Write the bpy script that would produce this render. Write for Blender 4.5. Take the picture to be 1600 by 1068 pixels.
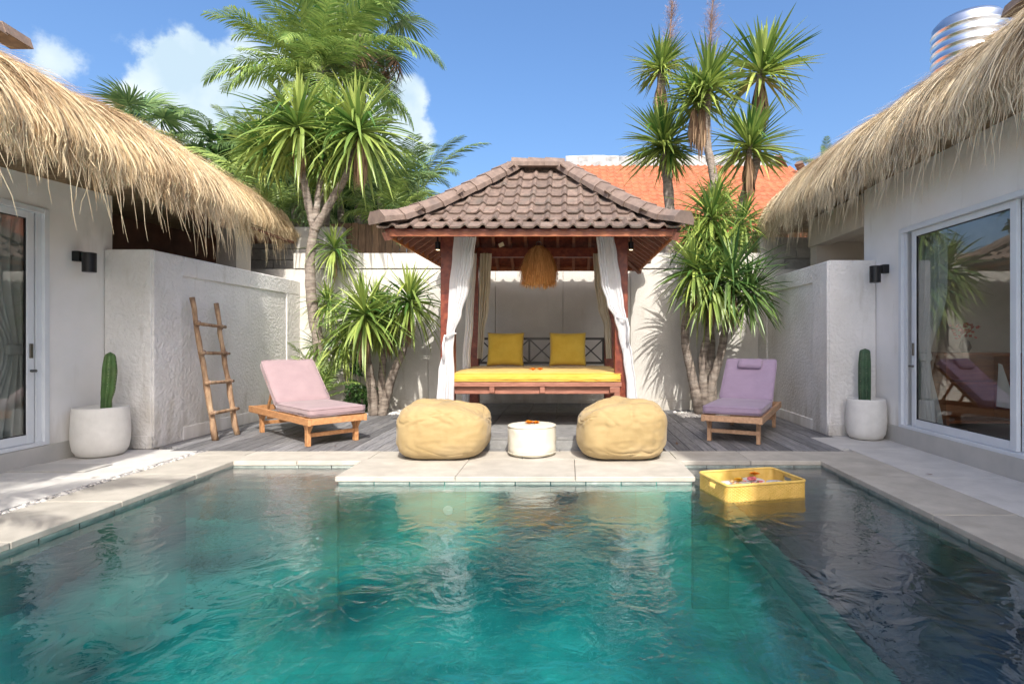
import bpy, bmesh, math, random
import numpy as np
from mathutils import Vector, Matrix, noise as mnoise

R = math.radians
S = bpy.context.scene
for o in list(bpy.data.objects):
    bpy.data.objects.remove(o)
C = S.collection

# ------------------------------------------------------------------ camera
H = 1.2            # eye height above the paving
cam = bpy.data.cameras.new('camera')
cam.lens = 20.25; cam.sensor_width = 36
cam.shift_x = -87 / 1600; cam.shift_y = -4 / 1600
cam.clip_start = 0.05; cam.clip_end = 3000
co = bpy.data.objects.new('camera', cam); C.objects.link(co)
co.location = (0, 0, H); co.rotation_euler = (R(90), 0, 0)
S.camera = co

# ------------------------------------------------------------------ light
SUN = Vector((-0.20, 1.0, -1.02)).normalized()      # direction the light travels
el = math.asin(-SUN.z); az = math.atan2(-SUN.x, -SUN.y)
w = bpy.data.worlds.new('World'); S.world = w; w.use_nodes = True
nt = w.node_tree; nt.nodes.clear()
N = nt.nodes.new; L = nt.links.new
out = N('ShaderNodeOutputWorld')
bg = N('ShaderNodeBackground'); bg.inputs['Strength'].default_value = 0.15
sky = N('ShaderNodeTexSky'); sky.sky_type = 'NISHITA'; sky.sun_disc = False
sky.sun_elevation = el; sky.sun_rotation = az
sky.air_density = .9; sky.dust_density = 5.5; sky.ozone_density = 3.2
hs = N('ShaderNodeHueSaturation'); hs.inputs['Saturation'].default_value = 1.2
L(sky.outputs[0], hs.inputs['Color'])
tc = N('ShaderNodeTexCoord')
# clouds: soft blobs round real directions, broken up by noise
def wmath(op, a, b=None, clamp=False):
    m = N('ShaderNodeMath'); m.operation = op; m.use_clamp = clamp
    for i, x in enumerate((a, b)):
        if x is None: continue
        if isinstance(x, (int, float)): m.inputs[i].default_value = x
        else: L(x, m.inputs[i])
    return m.outputs[0]
def dirn(u, v): return Vector(((u - 887) / 900, 1, (530 - v) / 900)).normalized()
blobs = [((300, 150), .100, 1.0), ((262, 175), .085, .9), ((345, 175), .10, 1.), ((290, 100), .062, .85), ((225, 185), .05, .6), ((400, 160), .11, .9), ((530, 190), .12, .8), ((285, 110), .05, .9),
         ((625, 165), .060, .95), ((640, 210), .06, .8), ((600, 140), .05, .8), ((82, 98), .055, .42), ((45, 96), .03, .3), ((560, 210), .12, .7)]
acc = None
for (uv, rad, amp) in blobs:
    d = N('ShaderNodeVectorMath'); d.operation = 'DISTANCE'; L(tc.outputs['Generated'], d.inputs[0]); d.inputs[1].default_value = dirn(*uv)
    mr = N('ShaderNodeMapRange'); mr.interpolation_type = 'SMOOTHSTEP'
    L(d.outputs['Value'], mr.inputs['Value'])
    mr.inputs['From Min'].default_value = rad * 1.25; mr.inputs['From Max'].default_value = rad * .1
    mr.inputs['To Min'].default_value = 0; mr.inputs['To Max'].default_value = amp
    acc = mr.outputs[0] if acc is None else wmath('MAXIMUM', acc, mr.outputs[0])
no = N('ShaderNodeTexNoise'); no.inputs['Scale'].default_value = 14; no.inputs['Detail'].default_value = 9; no.inputs['Roughness'].default_value = .62
L(tc.outputs['Generated'], no.inputs['Vector'])
m1 = wmath('ADD', acc, wmath('MULTIPLY', wmath('SUBTRACT', no.outputs[0], .5), 1.15))
mr = N('ShaderNodeMapRange'); mr.interpolation_type = 'SMOOTHSTEP'; L(m1, mr.inputs['Value'])
mr.inputs['From Min'].default_value = .25; mr.inputs['From Max'].default_value = .48
dens = wmath('MULTIPLY', mr.outputs[0], wmath('MULTIPLY', acc, 2.2, True))
no2 = N('ShaderNodeTexNoise'); no2.inputs['Scale'].default_value = 9; no2.inputs['Detail'].default_value = 6
L(tc.outputs['Generated'], no2.inputs['Vector'])
cr = N('ShaderNodeValToRGB'); cr.color_ramp.elements[0].position = .35; cr.color_ramp.elements[0].color = (2.3, 2.9, 3.3, 1)
cr.color_ramp.elements[1].position = .62; cr.color_ramp.elements[1].color = (3.6, 3.9, 4.0, 1)
L(no2.outputs[0], cr.inputs[0])
mx = N('ShaderNodeMixRGB'); L(wmath('MULTIPLY', dens, .93, True), mx.inputs[0]); L(hs.outputs[0], mx.inputs[1]); L(cr.outputs[0], mx.inputs[2])
L(mx.outputs[0], bg.inputs[0]); L(bg.outputs[0], out.inputs[0])

sl = bpy.data.lights.new('sun', 'SUN'); sl.energy = 2.8; sl.angle = R(.5); sl.color = (1, .955, .89)
so = bpy.data.objects.new('sun', sl); C.objects.link(so); so.rotation_euler = SUN.to_track_quat('-Z', 'Y').to_euler()
so.location = (2, -8, 9)
S.view_settings.view_transform = 'Standard'; S.view_settings.look = 'None'
S.view_settings.exposure = 1.0; S.view_settings.gamma = 1; S.view_settings.use_curve_mapping = False
S.render.engine = 'CYCLES'
S.cycles.max_bounces = 8; S.cycles.diffuse_bounces = 5; S.cycles.transparent_max_bounces = 16; S.cycles.glossy_bounces = 4
S.cycles.use_denoising = True
S.cycles.sample_clamp_indirect = 6

# ------------------------------------------------------------------ helpers
def at(u, v, Y):
    """point at depth Y that the photograph shows at pixel (u, v)"""
    return Vector(((u - 887) * Y / 900, Y, H - (v - 530) * Y / 900))

class MB:
    def __init__(s): s.v = []; s.f = []
    def add(s, vs, fs):
        b = len(s.v); s.v += [tuple(x) for x in vs]; s.f += [tuple(i + b for i in f) for f in fs]
    def box(s, x0, x1, y0, y1, z0, z1, M=None):
        vs = [Vector((x, y, z)) for z in (z0, z1) for y in (y0, y1) for x in (x0, x1)]
        if M is not None: vs = [M @ a for a in vs]
        s.add(vs, [(0, 2, 3, 1), (4, 5, 7, 6), (0, 1, 5, 4), (2, 6, 7, 3), (0, 4, 6, 2), (1, 3, 7, 5)]); return s
    def bar(s, a, b, wd, ht, up=(0, 0, 1)):
        a = Vector(a); b = Vector(b); d = (b - a); n = d.length; d.normalize()
        sx = d.cross(Vector(up)); sx.normalize(); u = sx.cross(d)
        M = Matrix((sx, d, u)).transposed().to_4x4(); M.translation = a
        return s.box(-wd / 2, wd / 2, 0, n, -ht / 2, ht / 2, M)
    def tube(s, pts, rad, n=8, wob=0, seed=0, cap=True):
        pts = [Vector(p) for p in pts]
        if not hasattr(rad, '__len__'): rad = [rad] * len(pts)
        rr = random.Random(seed); b = len(s.v); u0 = None
        for i, p in enumerate(pts):
            t = (pts[min(i + 1, len(pts) - 1)] - pts[max(i - 1, 0)]).normalized()
            if u0 is None: u0 = t.orthogonal().normalized()
            u0 = (u0 - t * u0.dot(t)).normalized(); w0 = t.cross(u0)
            for k in range(n):
                a = 2 * math.pi * k / n; r = rad[i] * (1 + wob * (rr.random() - .5))
                s.v.append(tuple(p + (u0 * math.cos(a) + w0 * math.sin(a)) * r))
        for i in range(len(pts) - 1):
            for k in range(n):
                k2 = (k + 1) % n
                s.f.append((b + i * n + k, b + i * n + k2, b + (i + 1) * n + k2, b + (i + 1) * n + k))
        if cap:
            s.f.append(tuple(b + k for k in range(n))[::-1]); e = b + (len(pts) - 1) * n
            s.f.append(tuple(e + k for k in range(n)))
        return s
    def lathe(s, prof, n=32, c=(0, 0, 0)):
        b = len(s.v)
        for r, z in prof:
            for k in range(n):
                a = 2 * math.pi * k / n; s.v.append((c[0] + r * math.cos(a), c[1] + r * math.sin(a), c[2] + z))
        for i in range(len(prof) - 1):
            for k in range(n):
                k2 = (k + 1) % n
                s.f.append((b + i * n + k, b + i * n + k2, b + (i + 1) * n + k2, b + (i + 1) * n + k))
        if prof[0][0] > 1e-4: s.f.append(tuple(b + k for k in range(n))[::-1])
        e = b + (len(prof) - 1) * n
        if prof[-1][0] > 1e-4: s.f.append(tuple(e + k for k in range(n)))
        return s
    def mesh(s, name, smooth=False):
        me = bpy.data.meshes.new(name); me.from_pydata(s.v, [], s.f); me.update()
        if smooth: me.polygons.foreach_set('use_smooth', [True] * len(me.polygons))
        return me

LOCAL = set()
def place(o, parent):
    if parent is not None:
        o.parent = parent
        if parent.type == 'EMPTY' and parent.name not in LOCAL: o.location = -Vector(parent.location)
def part(name, mb, m, parent=None, smooth=False, bev=0, kind=None, label=None):
    me = mb.mesh(name, smooth) if isinstance(mb, MB) else mb
    if m is not None and not me.materials: me.materials.append(m)
    o = bpy.data.objects.new(name, me); C.objects.link(o); place(o, parent)
    if bev:
        b = o.modifiers.new('b', 'BEVEL'); b.width = bev; b.segments = 2; b.limit_method = 'ANGLE'; b.angle_limit = R(40)
    if kind: o['kind'] = kind
    if label: o['label'] = label
    return o
def piece(name, me, loc, parent, rot=(0, 0, 0), sc=None):
    """one of many alike pieces sharing a mesh; loc in world for a world-space thing"""
    o = bpy.data.objects.new(name, me); C.objects.link(o); o.parent = parent
    off = Vector(parent.location) if (parent is not None and parent.type == 'EMPTY' and parent.name not in LOCAL) else Vector((0, 0, 0))
    o.location = Vector(loc) - off; o.rotation_euler = rot
    if sc: o.scale = sc
    return o
def thing(name, label, cat, loc=(0, 0, 0), rot=0, group=None, local=False):
    o = bpy.data.objects.new(name, None); C.objects.link(o); o.location = loc; o.rotation_euler = (0, 0, rot)
    o.empty_display_size = .1
    o['label'] = label; o['category'] = cat
    if group: o['group'] = group
    if local or rot: LOCAL.add(o.name)
    return o
def tag(o, label, cat, group=None):
    o['label'] = label; o['category'] = cat
    if group: o['group'] = group
    return o
def structure(name, loc=(0, 0, 0)):
    o = bpy.data.objects.new(name, None); C.objects.link(o); o.location = loc; o['kind'] = 'structure'; return o
def dup(root, loc, rot=0, label=None, group=None, sc=None):
    r = root.copy(); C.objects.link(r); r.location = loc; r.rotation_euler = (0, 0, rot)
    if sc: r.scale = (sc, sc, sc)
    if label: r['label'] = label
    if group: r['group'] = group
    for ch in list(root.children):
        c = ch.copy(); C.objects.link(c); c.parent = r
        for g in list(ch.children):
            d = g.copy(); C.objects.link(d); d.parent = c
    return r
def fnz(x, y, z, s=1.0): return mnoise.noise(Vector((x * s, y * s, z * s)))

# ------------------------------------------------------------------ materials
def mat(name, c1, c2=None, scale=6, rough=.65, bump=0, bscale=60, bdist=.01, metal=0, rnd=0, stretch=None, c3=None, s3=1.2, f3=.5, attr=None,
        trans=0, spec=.4, sheen=0, detail=6, contrast=(.35, .68), coord='Object', vor=0, ridged=0, dirt=0):
    m = bpy.data.materials.new(name); m.use_nodes = True; t = m.node_tree; n = t.nodes; l = t.links
    b = n['Principled BSDF']; b.inputs['Roughness'].default_value = rough; b.inputs['Metallic'].default_value = metal
    b.inputs['Specular IOR Level'].default_value = spec
    if sheen: b.inputs['Sheen Weight'].default_value = sheen
    tcn = n.new('ShaderNodeTexCoord'); mp = n.new('ShaderNodeMapping'); l.new(tcn.outputs[coord], mp.inputs[0])
    if rnd:                                       # alike pieces get their own grain
        oi0 = n.new('ShaderNodeObjectInfo'); vm = n.new('ShaderNodeVectorMath'); vm.operation = 'SCALE'; vm.inputs[0].default_value = (37, 19, 53)
        l.new(oi0.outputs['Random'], vm.inputs['Scale']); l.new(vm.outputs[0], mp.inputs['Location'])
    if stretch: mp.inputs['Scale'].default_value = stretch
    c2 = c2 or tuple(x * .8 for x in c1)
    nz = n.new('ShaderNodeTexNoise'); nz.inputs['Scale'].default_value = scale; nz.inputs['Detail'].default_value = detail; nz.inputs['Roughness'].default_value = .6
    l.new(mp.outputs[0], nz.inputs['Vector'])
    rp = n.new('ShaderNodeValToRGB'); rp.color_ramp.elements[0].position = contrast[0]; rp.color_ramp.elements[1].position = contrast[1]
    rp.color_ramp.elements[0].color = (*c2, 1); rp.color_ramp.elements[1].color = (*c1, 1)
    if attr:
        an = n.new('ShaderNodeAttribute'); an.attribute_name = attr
        mm = n.new('ShaderNodeMath'); mm.operation = 'MULTIPLY_ADD'; mm.inputs[1].default_value = .25; l.new(nz.outputs[0], mm.inputs[0])
        m2 = n.new('ShaderNodeMath'); m2.operation = 'SUBTRACT'; m2.inputs[1].default_value = .125; l.new(an.outputs['Fac'], m2.inputs[0])
        l.new(m2.outputs[0], mm.inputs[2]); l.new(mm.outputs[0], rp.inputs[0])
    else: l.new(nz.outputs[0], rp.inputs[0])
    col = rp.outputs[0]
    if c3:
        n3 = n.new('ShaderNodeTexNoise'); n3.inputs['Scale'].default_value = s3; n3.inputs['Detail'].default_value = 5; l.new(mp.outputs[0], n3.inputs['Vector'])
        r3 = n.new('ShaderNodeMapRange'); l.new(n3.outputs[0], r3.inputs[0]); r3.inputs[1].default_value = .5; r3.inputs[2].default_value = .72
        r3.inputs[4].default_value = f3
        x3 = n.new('ShaderNodeMixRGB'); l.new(r3.outputs[0], x3.inputs[0]); l.new(col, x3.inputs[1]); x3.inputs[2].default_value = (*c3, 1); col = x3.outputs[0]
    if rnd:
        oi = n.new('ShaderNodeObjectInfo'); r4 = n.new('ShaderNodeMapRange'); l.new(oi.outputs['Random'], r4.inputs[0])
        r4.inputs[3].default_value = 1 - rnd; r4.inputs[4].default_value = 1 + rnd
        hv = n.new('ShaderNodeHueSaturation'); l.new(col, hv.inputs['Color']); l.new(r4.outputs[0], hv.inputs['Value']); col = hv.outputs[0]
    if dirt:                                      # splash dirt and drip stains of their own shape
        ge = n.new('ShaderNodeNewGeometry'); sx = n.new('ShaderNodeSeparateXYZ'); l.new(ge.outputs['Position'], sx.inputs[0])
        zr = n.new('ShaderNodeMapRange'); l.new(sx.outputs['Z'], zr.inputs[0]); zr.inputs[1].default_value = .55; zr.inputs[2].default_value = 0.02
        dm = n.new('ShaderNodeMapping'); dm.inputs['Scale'].default_value = (7, 7, 1.6); l.new(ge.outputs['Position'], dm.inputs[0])
        dn = n.new('ShaderNodeTexNoise'); dn.inputs['Scale'].default_value = 1; dn.inputs['Detail'].default_value = 7; l.new(dm.outputs[0], dn.inputs['Vector'])
        pm = n.new('ShaderNodeMath'); pm.operation = 'MULTIPLY_ADD'; l.new(zr.outputs[0], pm.inputs[0]); pm.inputs[1].default_value = .28; l.new(dn.outputs[0], pm.inputs[2])
        dr = n.new('ShaderNodeMapRange'); l.new(pm.outputs[0], dr.inputs[0]); dr.inputs[1].default_value = .60; dr.inputs[2].default_value = .86; dr.inputs[4].default_value = dirt
        dx = n.new('ShaderNodeMixRGB'); l.new(dr.outputs[0], dx.inputs[0]); l.new(col, dx.inputs[1]); dx.inputs[2].default_value = (.36, .32, .25, 1); col = dx.outputs[0]
    l.new(col, b.inputs['Base Color'])
    if bump:
        if vor:
            bn = n.new('ShaderNodeTexVoronoi'); bn.feature = 'SMOOTH_F1'; bn.inputs['Scale'].default_value = bscale
        else:
            bn = n.new('ShaderNodeTexNoise'); bn.inputs['Scale'].default_value = bscale; bn.inputs['Detail'].default_value = 5
            if ridged: bn.noise_type = 'RIDGED_MULTIFRACTAL'; bn.inputs['Detail'].default_value = 2.5; bn.inputs['Distortion'].default_value = .6
        l.new(mp.outputs[0], bn.inputs['Vector'])
        bp = n.new('ShaderNodeBump'); bp.inputs['Strength'].default_value = bump; bp.inputs['Distance'].default_value = bdist
        l.new(bn.outputs[0], bp.inputs['Height']); l.new(bp.outputs[0], b.inputs['Normal'])
    if trans:
        tr = n.new('ShaderNodeBsdfTranslucent'); l.new(col, tr.inputs[0]); ms = n.new('ShaderNodeMixShader'); ms.inputs[0].default_value = trans
        l.new(b.outputs[0], ms.inputs[1]); l.new(tr.outputs[0], ms.inputs[2]); l.new(ms.outputs[0], n['Material Output'].inputs[0])
    return m

M = {}
M['stucco'] = mat('rough_stucco', (.74, .72, .69), (.67, .655, .625), 3, .85, 1, 26, .020, dirt=.55, c3=(.57, .545, .49), s3=1.3, f3=.6)
M['plaster'] = mat('smooth_plaster', (.81, .79, .765), (.76, .745, .715), 2, .75, .25, 40, .004, dirt=.4, c3=(.66, .64, .59), s3=.9, f3=.6)
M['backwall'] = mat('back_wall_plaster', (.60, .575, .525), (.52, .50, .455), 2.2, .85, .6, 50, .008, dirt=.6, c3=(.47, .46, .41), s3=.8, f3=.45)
M['plinth'] = mat('plinth_concrete', (.50, .48, .44), (.42, .41, .38), 3, .8, .3, 60, .004)
M['beige'] = mat('beige_plaster', (.50, .44, .36), (.42, .37, .30), 2, .85, .3, 50)
M['coping'] = mat('coping_limestone', (.46, .43, .37), (.36, .335, .285), 5, .7, .45, 55, .004, rnd=.06, c3=(.32, .295, .25), s3=2.6, f3=.6)
M['paving'] = mat('paving_stone', (.60, .58, .54), (.48, .465, .435), 4, .75, .4, 60, .004, rnd=.05, c3=(.46, .45, .43), s3=1.8, f3=.5)
M['joint'] = mat('joint_mortar', (.46, .44, .40), (.34, .33, .30), 8, .9)
M['pebble'] = mat('pebble_white', (.75, .73, .68), (.45, .44, .42), 4, .6, attr='tone')
M['pebble_grey'] = mat('pebble_grey', (.52, .50, .46), (.30, .285, .27), 4, .6, attr='tone')
M['deck'] = mat('weathered_deck', (.23, .23, .235), (.10, .10, .105), 9, .7, .5, 30, .004, rnd=.30, stretch=(9, .6, 9), c3=(.30, .285, .265), s3=3, f3=.5)
M['andesite'] = mat('andesite_tile', (.25, .25, .24), (.17, .17, .165), 12, .75, .4, 80, .004, rnd=.1)
M['liner'] = mat('waterline_tile', (.42, .47, .43), (.26, .31, .28), 14, .5, .4, 60, .004, rnd=.16)
M['paletile'] = mat('pale_green_tile', (.42, .70, .62), (.30, .58, .52), 6, .5, rnd=0)
M['darktile'] = mat('dark_pool_tile', (.026, .032, .055), (.012, .016, .03), 8, .45, .3, 60, .003, rnd=.15)
M['roof'] = mat('grey_brown_roof_tile', (.225, .16, .125), (.125, .088, .07), 16, .8, .5, 70, .004, rnd=.22, c3=(.11, .105, .085), s3=5, f3=.5)
M['cap'] = mat('ridge_cap_concrete', (.24, .175, .14), (.155, .112, .09), 11, .85, .5, 60, .004, rnd=.09, c3=(.13, .11, .1), s3=4, f3=.5)
M['orange'] = mat('orange_roof_tile', (.46, .155, .072), (.29, .095, .045), 5, .8, .4, 50, .004, c3=(.30, .11, .06), s3=1.2, f3=.5)
M['whitecap'] = mat('grey_ridge_cap', (.46, .46, .45), (.22, .23, .23), 4, .8, .4, 30, .01, rnd=.1)
M['redwood'] = mat('red_stained_wood', (.20, .045, .022), (.10, .018, .010), 6, .38, .3, 40, .002, stretch=(3, 3, 3), rnd=.12, c3=(.28, .08, .035), s3=3, f3=.5)
M['fascia'] = mat('orange_brown_wood', (.34, .11, .04), (.19, .05, .02), 8, .45, .3, 50, .002, rnd=.1)
M['terracotta_lit'] = mat('bounce_lit_orange_wood', (.62, .24, .08), (.42, .13, .04), 14, .6, .6, 60, .006)  # side eave orange, bounce light put into the colour by brightening it
M['bedwood'] = mat('bench_wood', (.34, .15, .10), (.21, .085, .055), 6, .5, .3, 50, .002, stretch=(1, 8, 8), rnd=.1)
M['teak'] = mat('teak_wood', (.52, .27, .12), (.36, .17, .07), 9, .5, .3, 60, .002, stretch=(3, .8, 3), rnd=.12)
M['teakpale'] = mat('pale_teak_wood', (.52, .33, .20), (.36, .21, .12), 9, .5, .3, 60, .002, stretch=(3, .8, 3), rnd=.12)
M['log'] = mat('raw_branch_wood', (.40, .26, .15), (.17, .10, .06), 22, .8, .8, 40, .006, stretch=(1, 1, .35), c3=(.50, .38, .25), s3=6, f3=.7)
M['black'] = mat('black_metal', (.012, .012, .013), (.008, .008, .009), 5, .4)
M['darkwood'] = mat('black_stained_rail', (.02, .016, .014), (.012, .01, .009), 5, .4)
M['alu'] = mat('pale_aluminium', (.66, .69, .71), (.60, .63, .66), 3, .42, spec=.5)
M['steel'] = mat('polished_steel', (.80, .82, .84), (.70, .72, .75), 3, .28, metal=1)
M['chrome'] = mat('dull_lock_metal', (.25, .24, .22), (.15, .15, .14), 3, .35, metal=1)
M['mauve'] = mat('mauve_canvas', (.31, .22, .225), (.27, .19, .20), 6, .9, .5, 7, .012, sheen=.2, ridged=1)
M['lilac'] = mat('lilac_canvas', (.33, .25, .345), (.29, .22, .305), 6, .9, .5, 7, .012, sheen=.2, ridged=1)
M['yellow'] = mat('mustard_cotton', (.62, .43, .06), (.54, .36, .04), 7, .9, .6, 6, .016, sheen=.2, ridged=1)
M['mattress'] = mat('yellow_mattress_cotton', (.62, .39, .06), (.52, .31, .04), 7, .9, .7, 4, .02, sheen=.2, ridged=1, stretch=(1, 1, 3), c3=(.70, .50, .12), s3=3, f3=.6)
M['tan'] = mat('tan_canvas', (.37, .27, .125), (.31, .22, .095), 5, .85, .75, 3.2, .030, sheen=.1, ridged=1, stretch=(1, 1, 2.2), c3=(.40, .315, .19), s3=1.6, f3=.5)
M['cream'] = mat('cream_canvas', (.56, .53, .44), (.49, .46, .37), 5, .85, .4, 40, .004)
M['sheer'] = mat('white_voile', (.86, .86, .86), (.81, .81, .82), 6, .9, .2, 90, .002, trans=.5)
M['sheerb'] = mat('cream_voile', (.66, .60, .47), (.58, .52, .40), 6, .9, .2, 90, .002, trans=.4)
M['drape'] = mat('pale_drape', (.62, .63, .60), (.52, .53, .50), 5, .9, trans=.25)
M['pot'] = mat('white_terrazzo_pot', (.74, .72, .67), (.66, .64, .59), 9, .7, .35, 50, .003, c3=(.60, .57, .51), s3=2.5, f3=.4)
M['soil'] = mat('potting_soil', (.10, .075, .05), (.05, .035, .02), 30, .95, 1, 60, .02)
M['cactus'] = mat('cactus_green', (.085, .17, .045), (.04, .09, .022), 10, .55, .2, 60, .003, c3=(.16, .20, .08), s3=6, f3=.5)
M['cactusd'] = mat('dark_cactus_green', (.05, .11, .05), (.022, .055, .028), 10, .55, .2, 60, .003, c3=(.11, .15, .09), s3=6, f3=.5)
M['thatch'] = mat('dry_thatch', (.90, .74, .47), (.30, .18, .09), 2.5, .85, attr='tone', contrast=(.1, .82), trans=.12, spec=.2)
M['thatchr'] = mat('dry_grey_thatch', (.86, .74, .52), (.28, .19, .11), 2.5, .85, attr='tone', contrast=(.1, .85), trans=.12, spec=.2)
M['thatchbase'] = mat('packed_thatch', (.42, .30, .17), (.22, .15, .08), 6, .95, 1, 50, .03, stretch=(1, 6, 1))
M['straw'] = mat('raffia_straw', (.95, .62, .26), (.60, .30, .10), 9, .8, attr='tone', contrast=(.1, .9), trans=.45)
M['leaf'] = mat('sword_leaf', (.40, .48, .11), (.055, .15, .03), 3, .38, attr='tone', contrast=(.1, .95), trans=.28, spec=.6)
M['leafd'] = mat('dark_sword_leaf', (.22, .33, .085), (.03, .095, .03), 3, .36, attr='tone', contrast=(.1, .95), trans=.25, spec=.6)
M['frond'] = mat('palm_frond', (.38, .48, .12), (.055, .15, .035), 3, .42, attr='tone', contrast=(.1, .95), trans=.32, spec=.5)
M['frondd'] = mat('far_palm_frond', (.28, .38, .12), (.05, .12, .04), 3, .42, attr='tone', contrast=(.1, .95), trans=.3, spec=.5)
M['dead'] = mat('dead_leaf', (.40, .27, .16), (.16, .09, .055), 3, .9, attr='tone', contrast=(.1, .9), trans=.1)
M['twig'] = mat('dry_pinkish_twig', (.34, .24, .19), (.17, .11, .09), 6, .9)
M['bark'] = mat('grey_ringed_bark', (.33, .28, .23), (.13, .10, .08), 7, .9, 1, 26, .02, stretch=(1, 1, 3.5), c3=(.42, .38, .33), s3=3, f3=.5)
M['rachis'] = mat('frond_stem', (.30, .32, .10), (.18, .2, .06), 6, .6)
M['petal'] = mat('orange_petal', (.85, .36, .02), (.75, .24, .01), 20, .7, trans=.2)
M['petaly'] = mat('yellow_petal', (.88, .55, .04), (.80, .42, .02), 20, .7, trans=.2)
M['red'] = mat('red_petal', (.55, .04, .02), (.4, .02, .01), 20, .7)
M['basket'] = mat('yellow_woven_rattan', (.72, .50, .15), (.60, .40, .09), 14, .6, .3, 120, .003)
M['china'] = mat('white_china', (.8, .79, .76), (.75, .74, .7), 5, .25)
M['food'] = mat('pastry', (.62, .40, .18), (.40, .2, .08), 30, .8, .5, 60, .006)
M['melon'] = mat('pink_fruit', (.70, .20, .18), (.52, .10, .12), 26, .5)
M['berry'] = mat('dark_berry', (.06, .02, .04), (.03, .01, .02), 20, .4)
M['juice'] = mat('orange_juice', (.85, .48, .03), (.8, .4, .02), 4, .15)
M['brown'] = mat('brown_stained_board', (.16, .07, .04), (.09, .035, .02), 5, .6, .3, 50, .003, rnd=.2)
M['roomwall'] = mat('room_wall', (.68, .62, .54), (.5, .45, .38), 2, .8)
M['roomfloor'] = mat('room_floor', (.36, .34, .31), (.29, .27, .25), 3, .3)
M['cabinet'] = mat('varnished_cabinet_wood', (.42, .14, .05), (.26, .08, .03), 6, .35, stretch=(1, 1, 6))
M['block'] = mat('grey_concrete_block', (.40, .385, .35), (.30, .29, .265), 9, .9, .6, 40, .008, rnd=.1)
M['fencewood'] = mat('brown_fence_board', (.24, .15, .09), (.12, .075, .045), 8, .8, .5, 40, .004, stretch=(6, 6, .8), rnd=.2)
M['soilbed'] = mat('planting_bed_soil', (.12, .10, .08), (.06, .05, .04), 14, .95, 1, 40, .02)
M['card'] = mat('cream_card', (.75, .68, .50), (.7, .62, .45), 5, .8)
M['blocky'] = mat('pale_render', (.70, .68, .63), (.62, .60, .56), 2, .85)
M['shrub'] = mat('small_shrub_leaf', (.10, .20, .05), (.02, .06, .015), 5, .5, attr='tone', contrast=(.1, .9), trans=.2)
M['paper'] = mat('white_cloth', (.8, .8, .78), (.74, .74, .72), 5, .8)

# pool floor: Balinese green stone tiles
def pool_stone():
    m = bpy.data.materials.new('green_pool_stone'); m.use_nodes = True; t = m.node_tree; n = t.nodes; l = t.links; b = n['Principled BSDF']
    b.inputs['Roughness'].default_value = .5
    tcn = n.new('ShaderNodeTexCoord')
    br = n.new('ShaderNodeTexBrick'); br.inputs['Scale'].default_value = 1; br.inputs['Brick Width'].default_value = .3; br.inputs['Row Height'].default_value = .15
    br.inputs['Mortar Size'].default_value = .004; br.inputs['Bias'].default_value = -.1
    br.inputs['Color1'].default_value = (.15, .44, .42, 1); br.inputs['Color2'].default_value = (.07, .32, .32, 1); br.inputs['Mortar'].default_value = (.14, .30, .27, 1)
    l.new(tcn.outputs['Object'], br.inputs['Vector'])
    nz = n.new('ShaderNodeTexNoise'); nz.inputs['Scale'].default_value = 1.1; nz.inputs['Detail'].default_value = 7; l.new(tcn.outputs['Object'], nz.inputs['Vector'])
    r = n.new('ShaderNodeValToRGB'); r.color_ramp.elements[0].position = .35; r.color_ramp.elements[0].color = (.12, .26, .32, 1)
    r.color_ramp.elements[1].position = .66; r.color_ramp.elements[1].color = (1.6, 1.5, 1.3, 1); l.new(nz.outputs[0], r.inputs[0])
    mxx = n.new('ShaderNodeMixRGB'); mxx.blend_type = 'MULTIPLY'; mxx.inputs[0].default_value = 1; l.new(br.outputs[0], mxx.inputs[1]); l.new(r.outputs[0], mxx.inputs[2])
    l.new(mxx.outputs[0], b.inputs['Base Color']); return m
M['poolstone'] = pool_stone()

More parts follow.
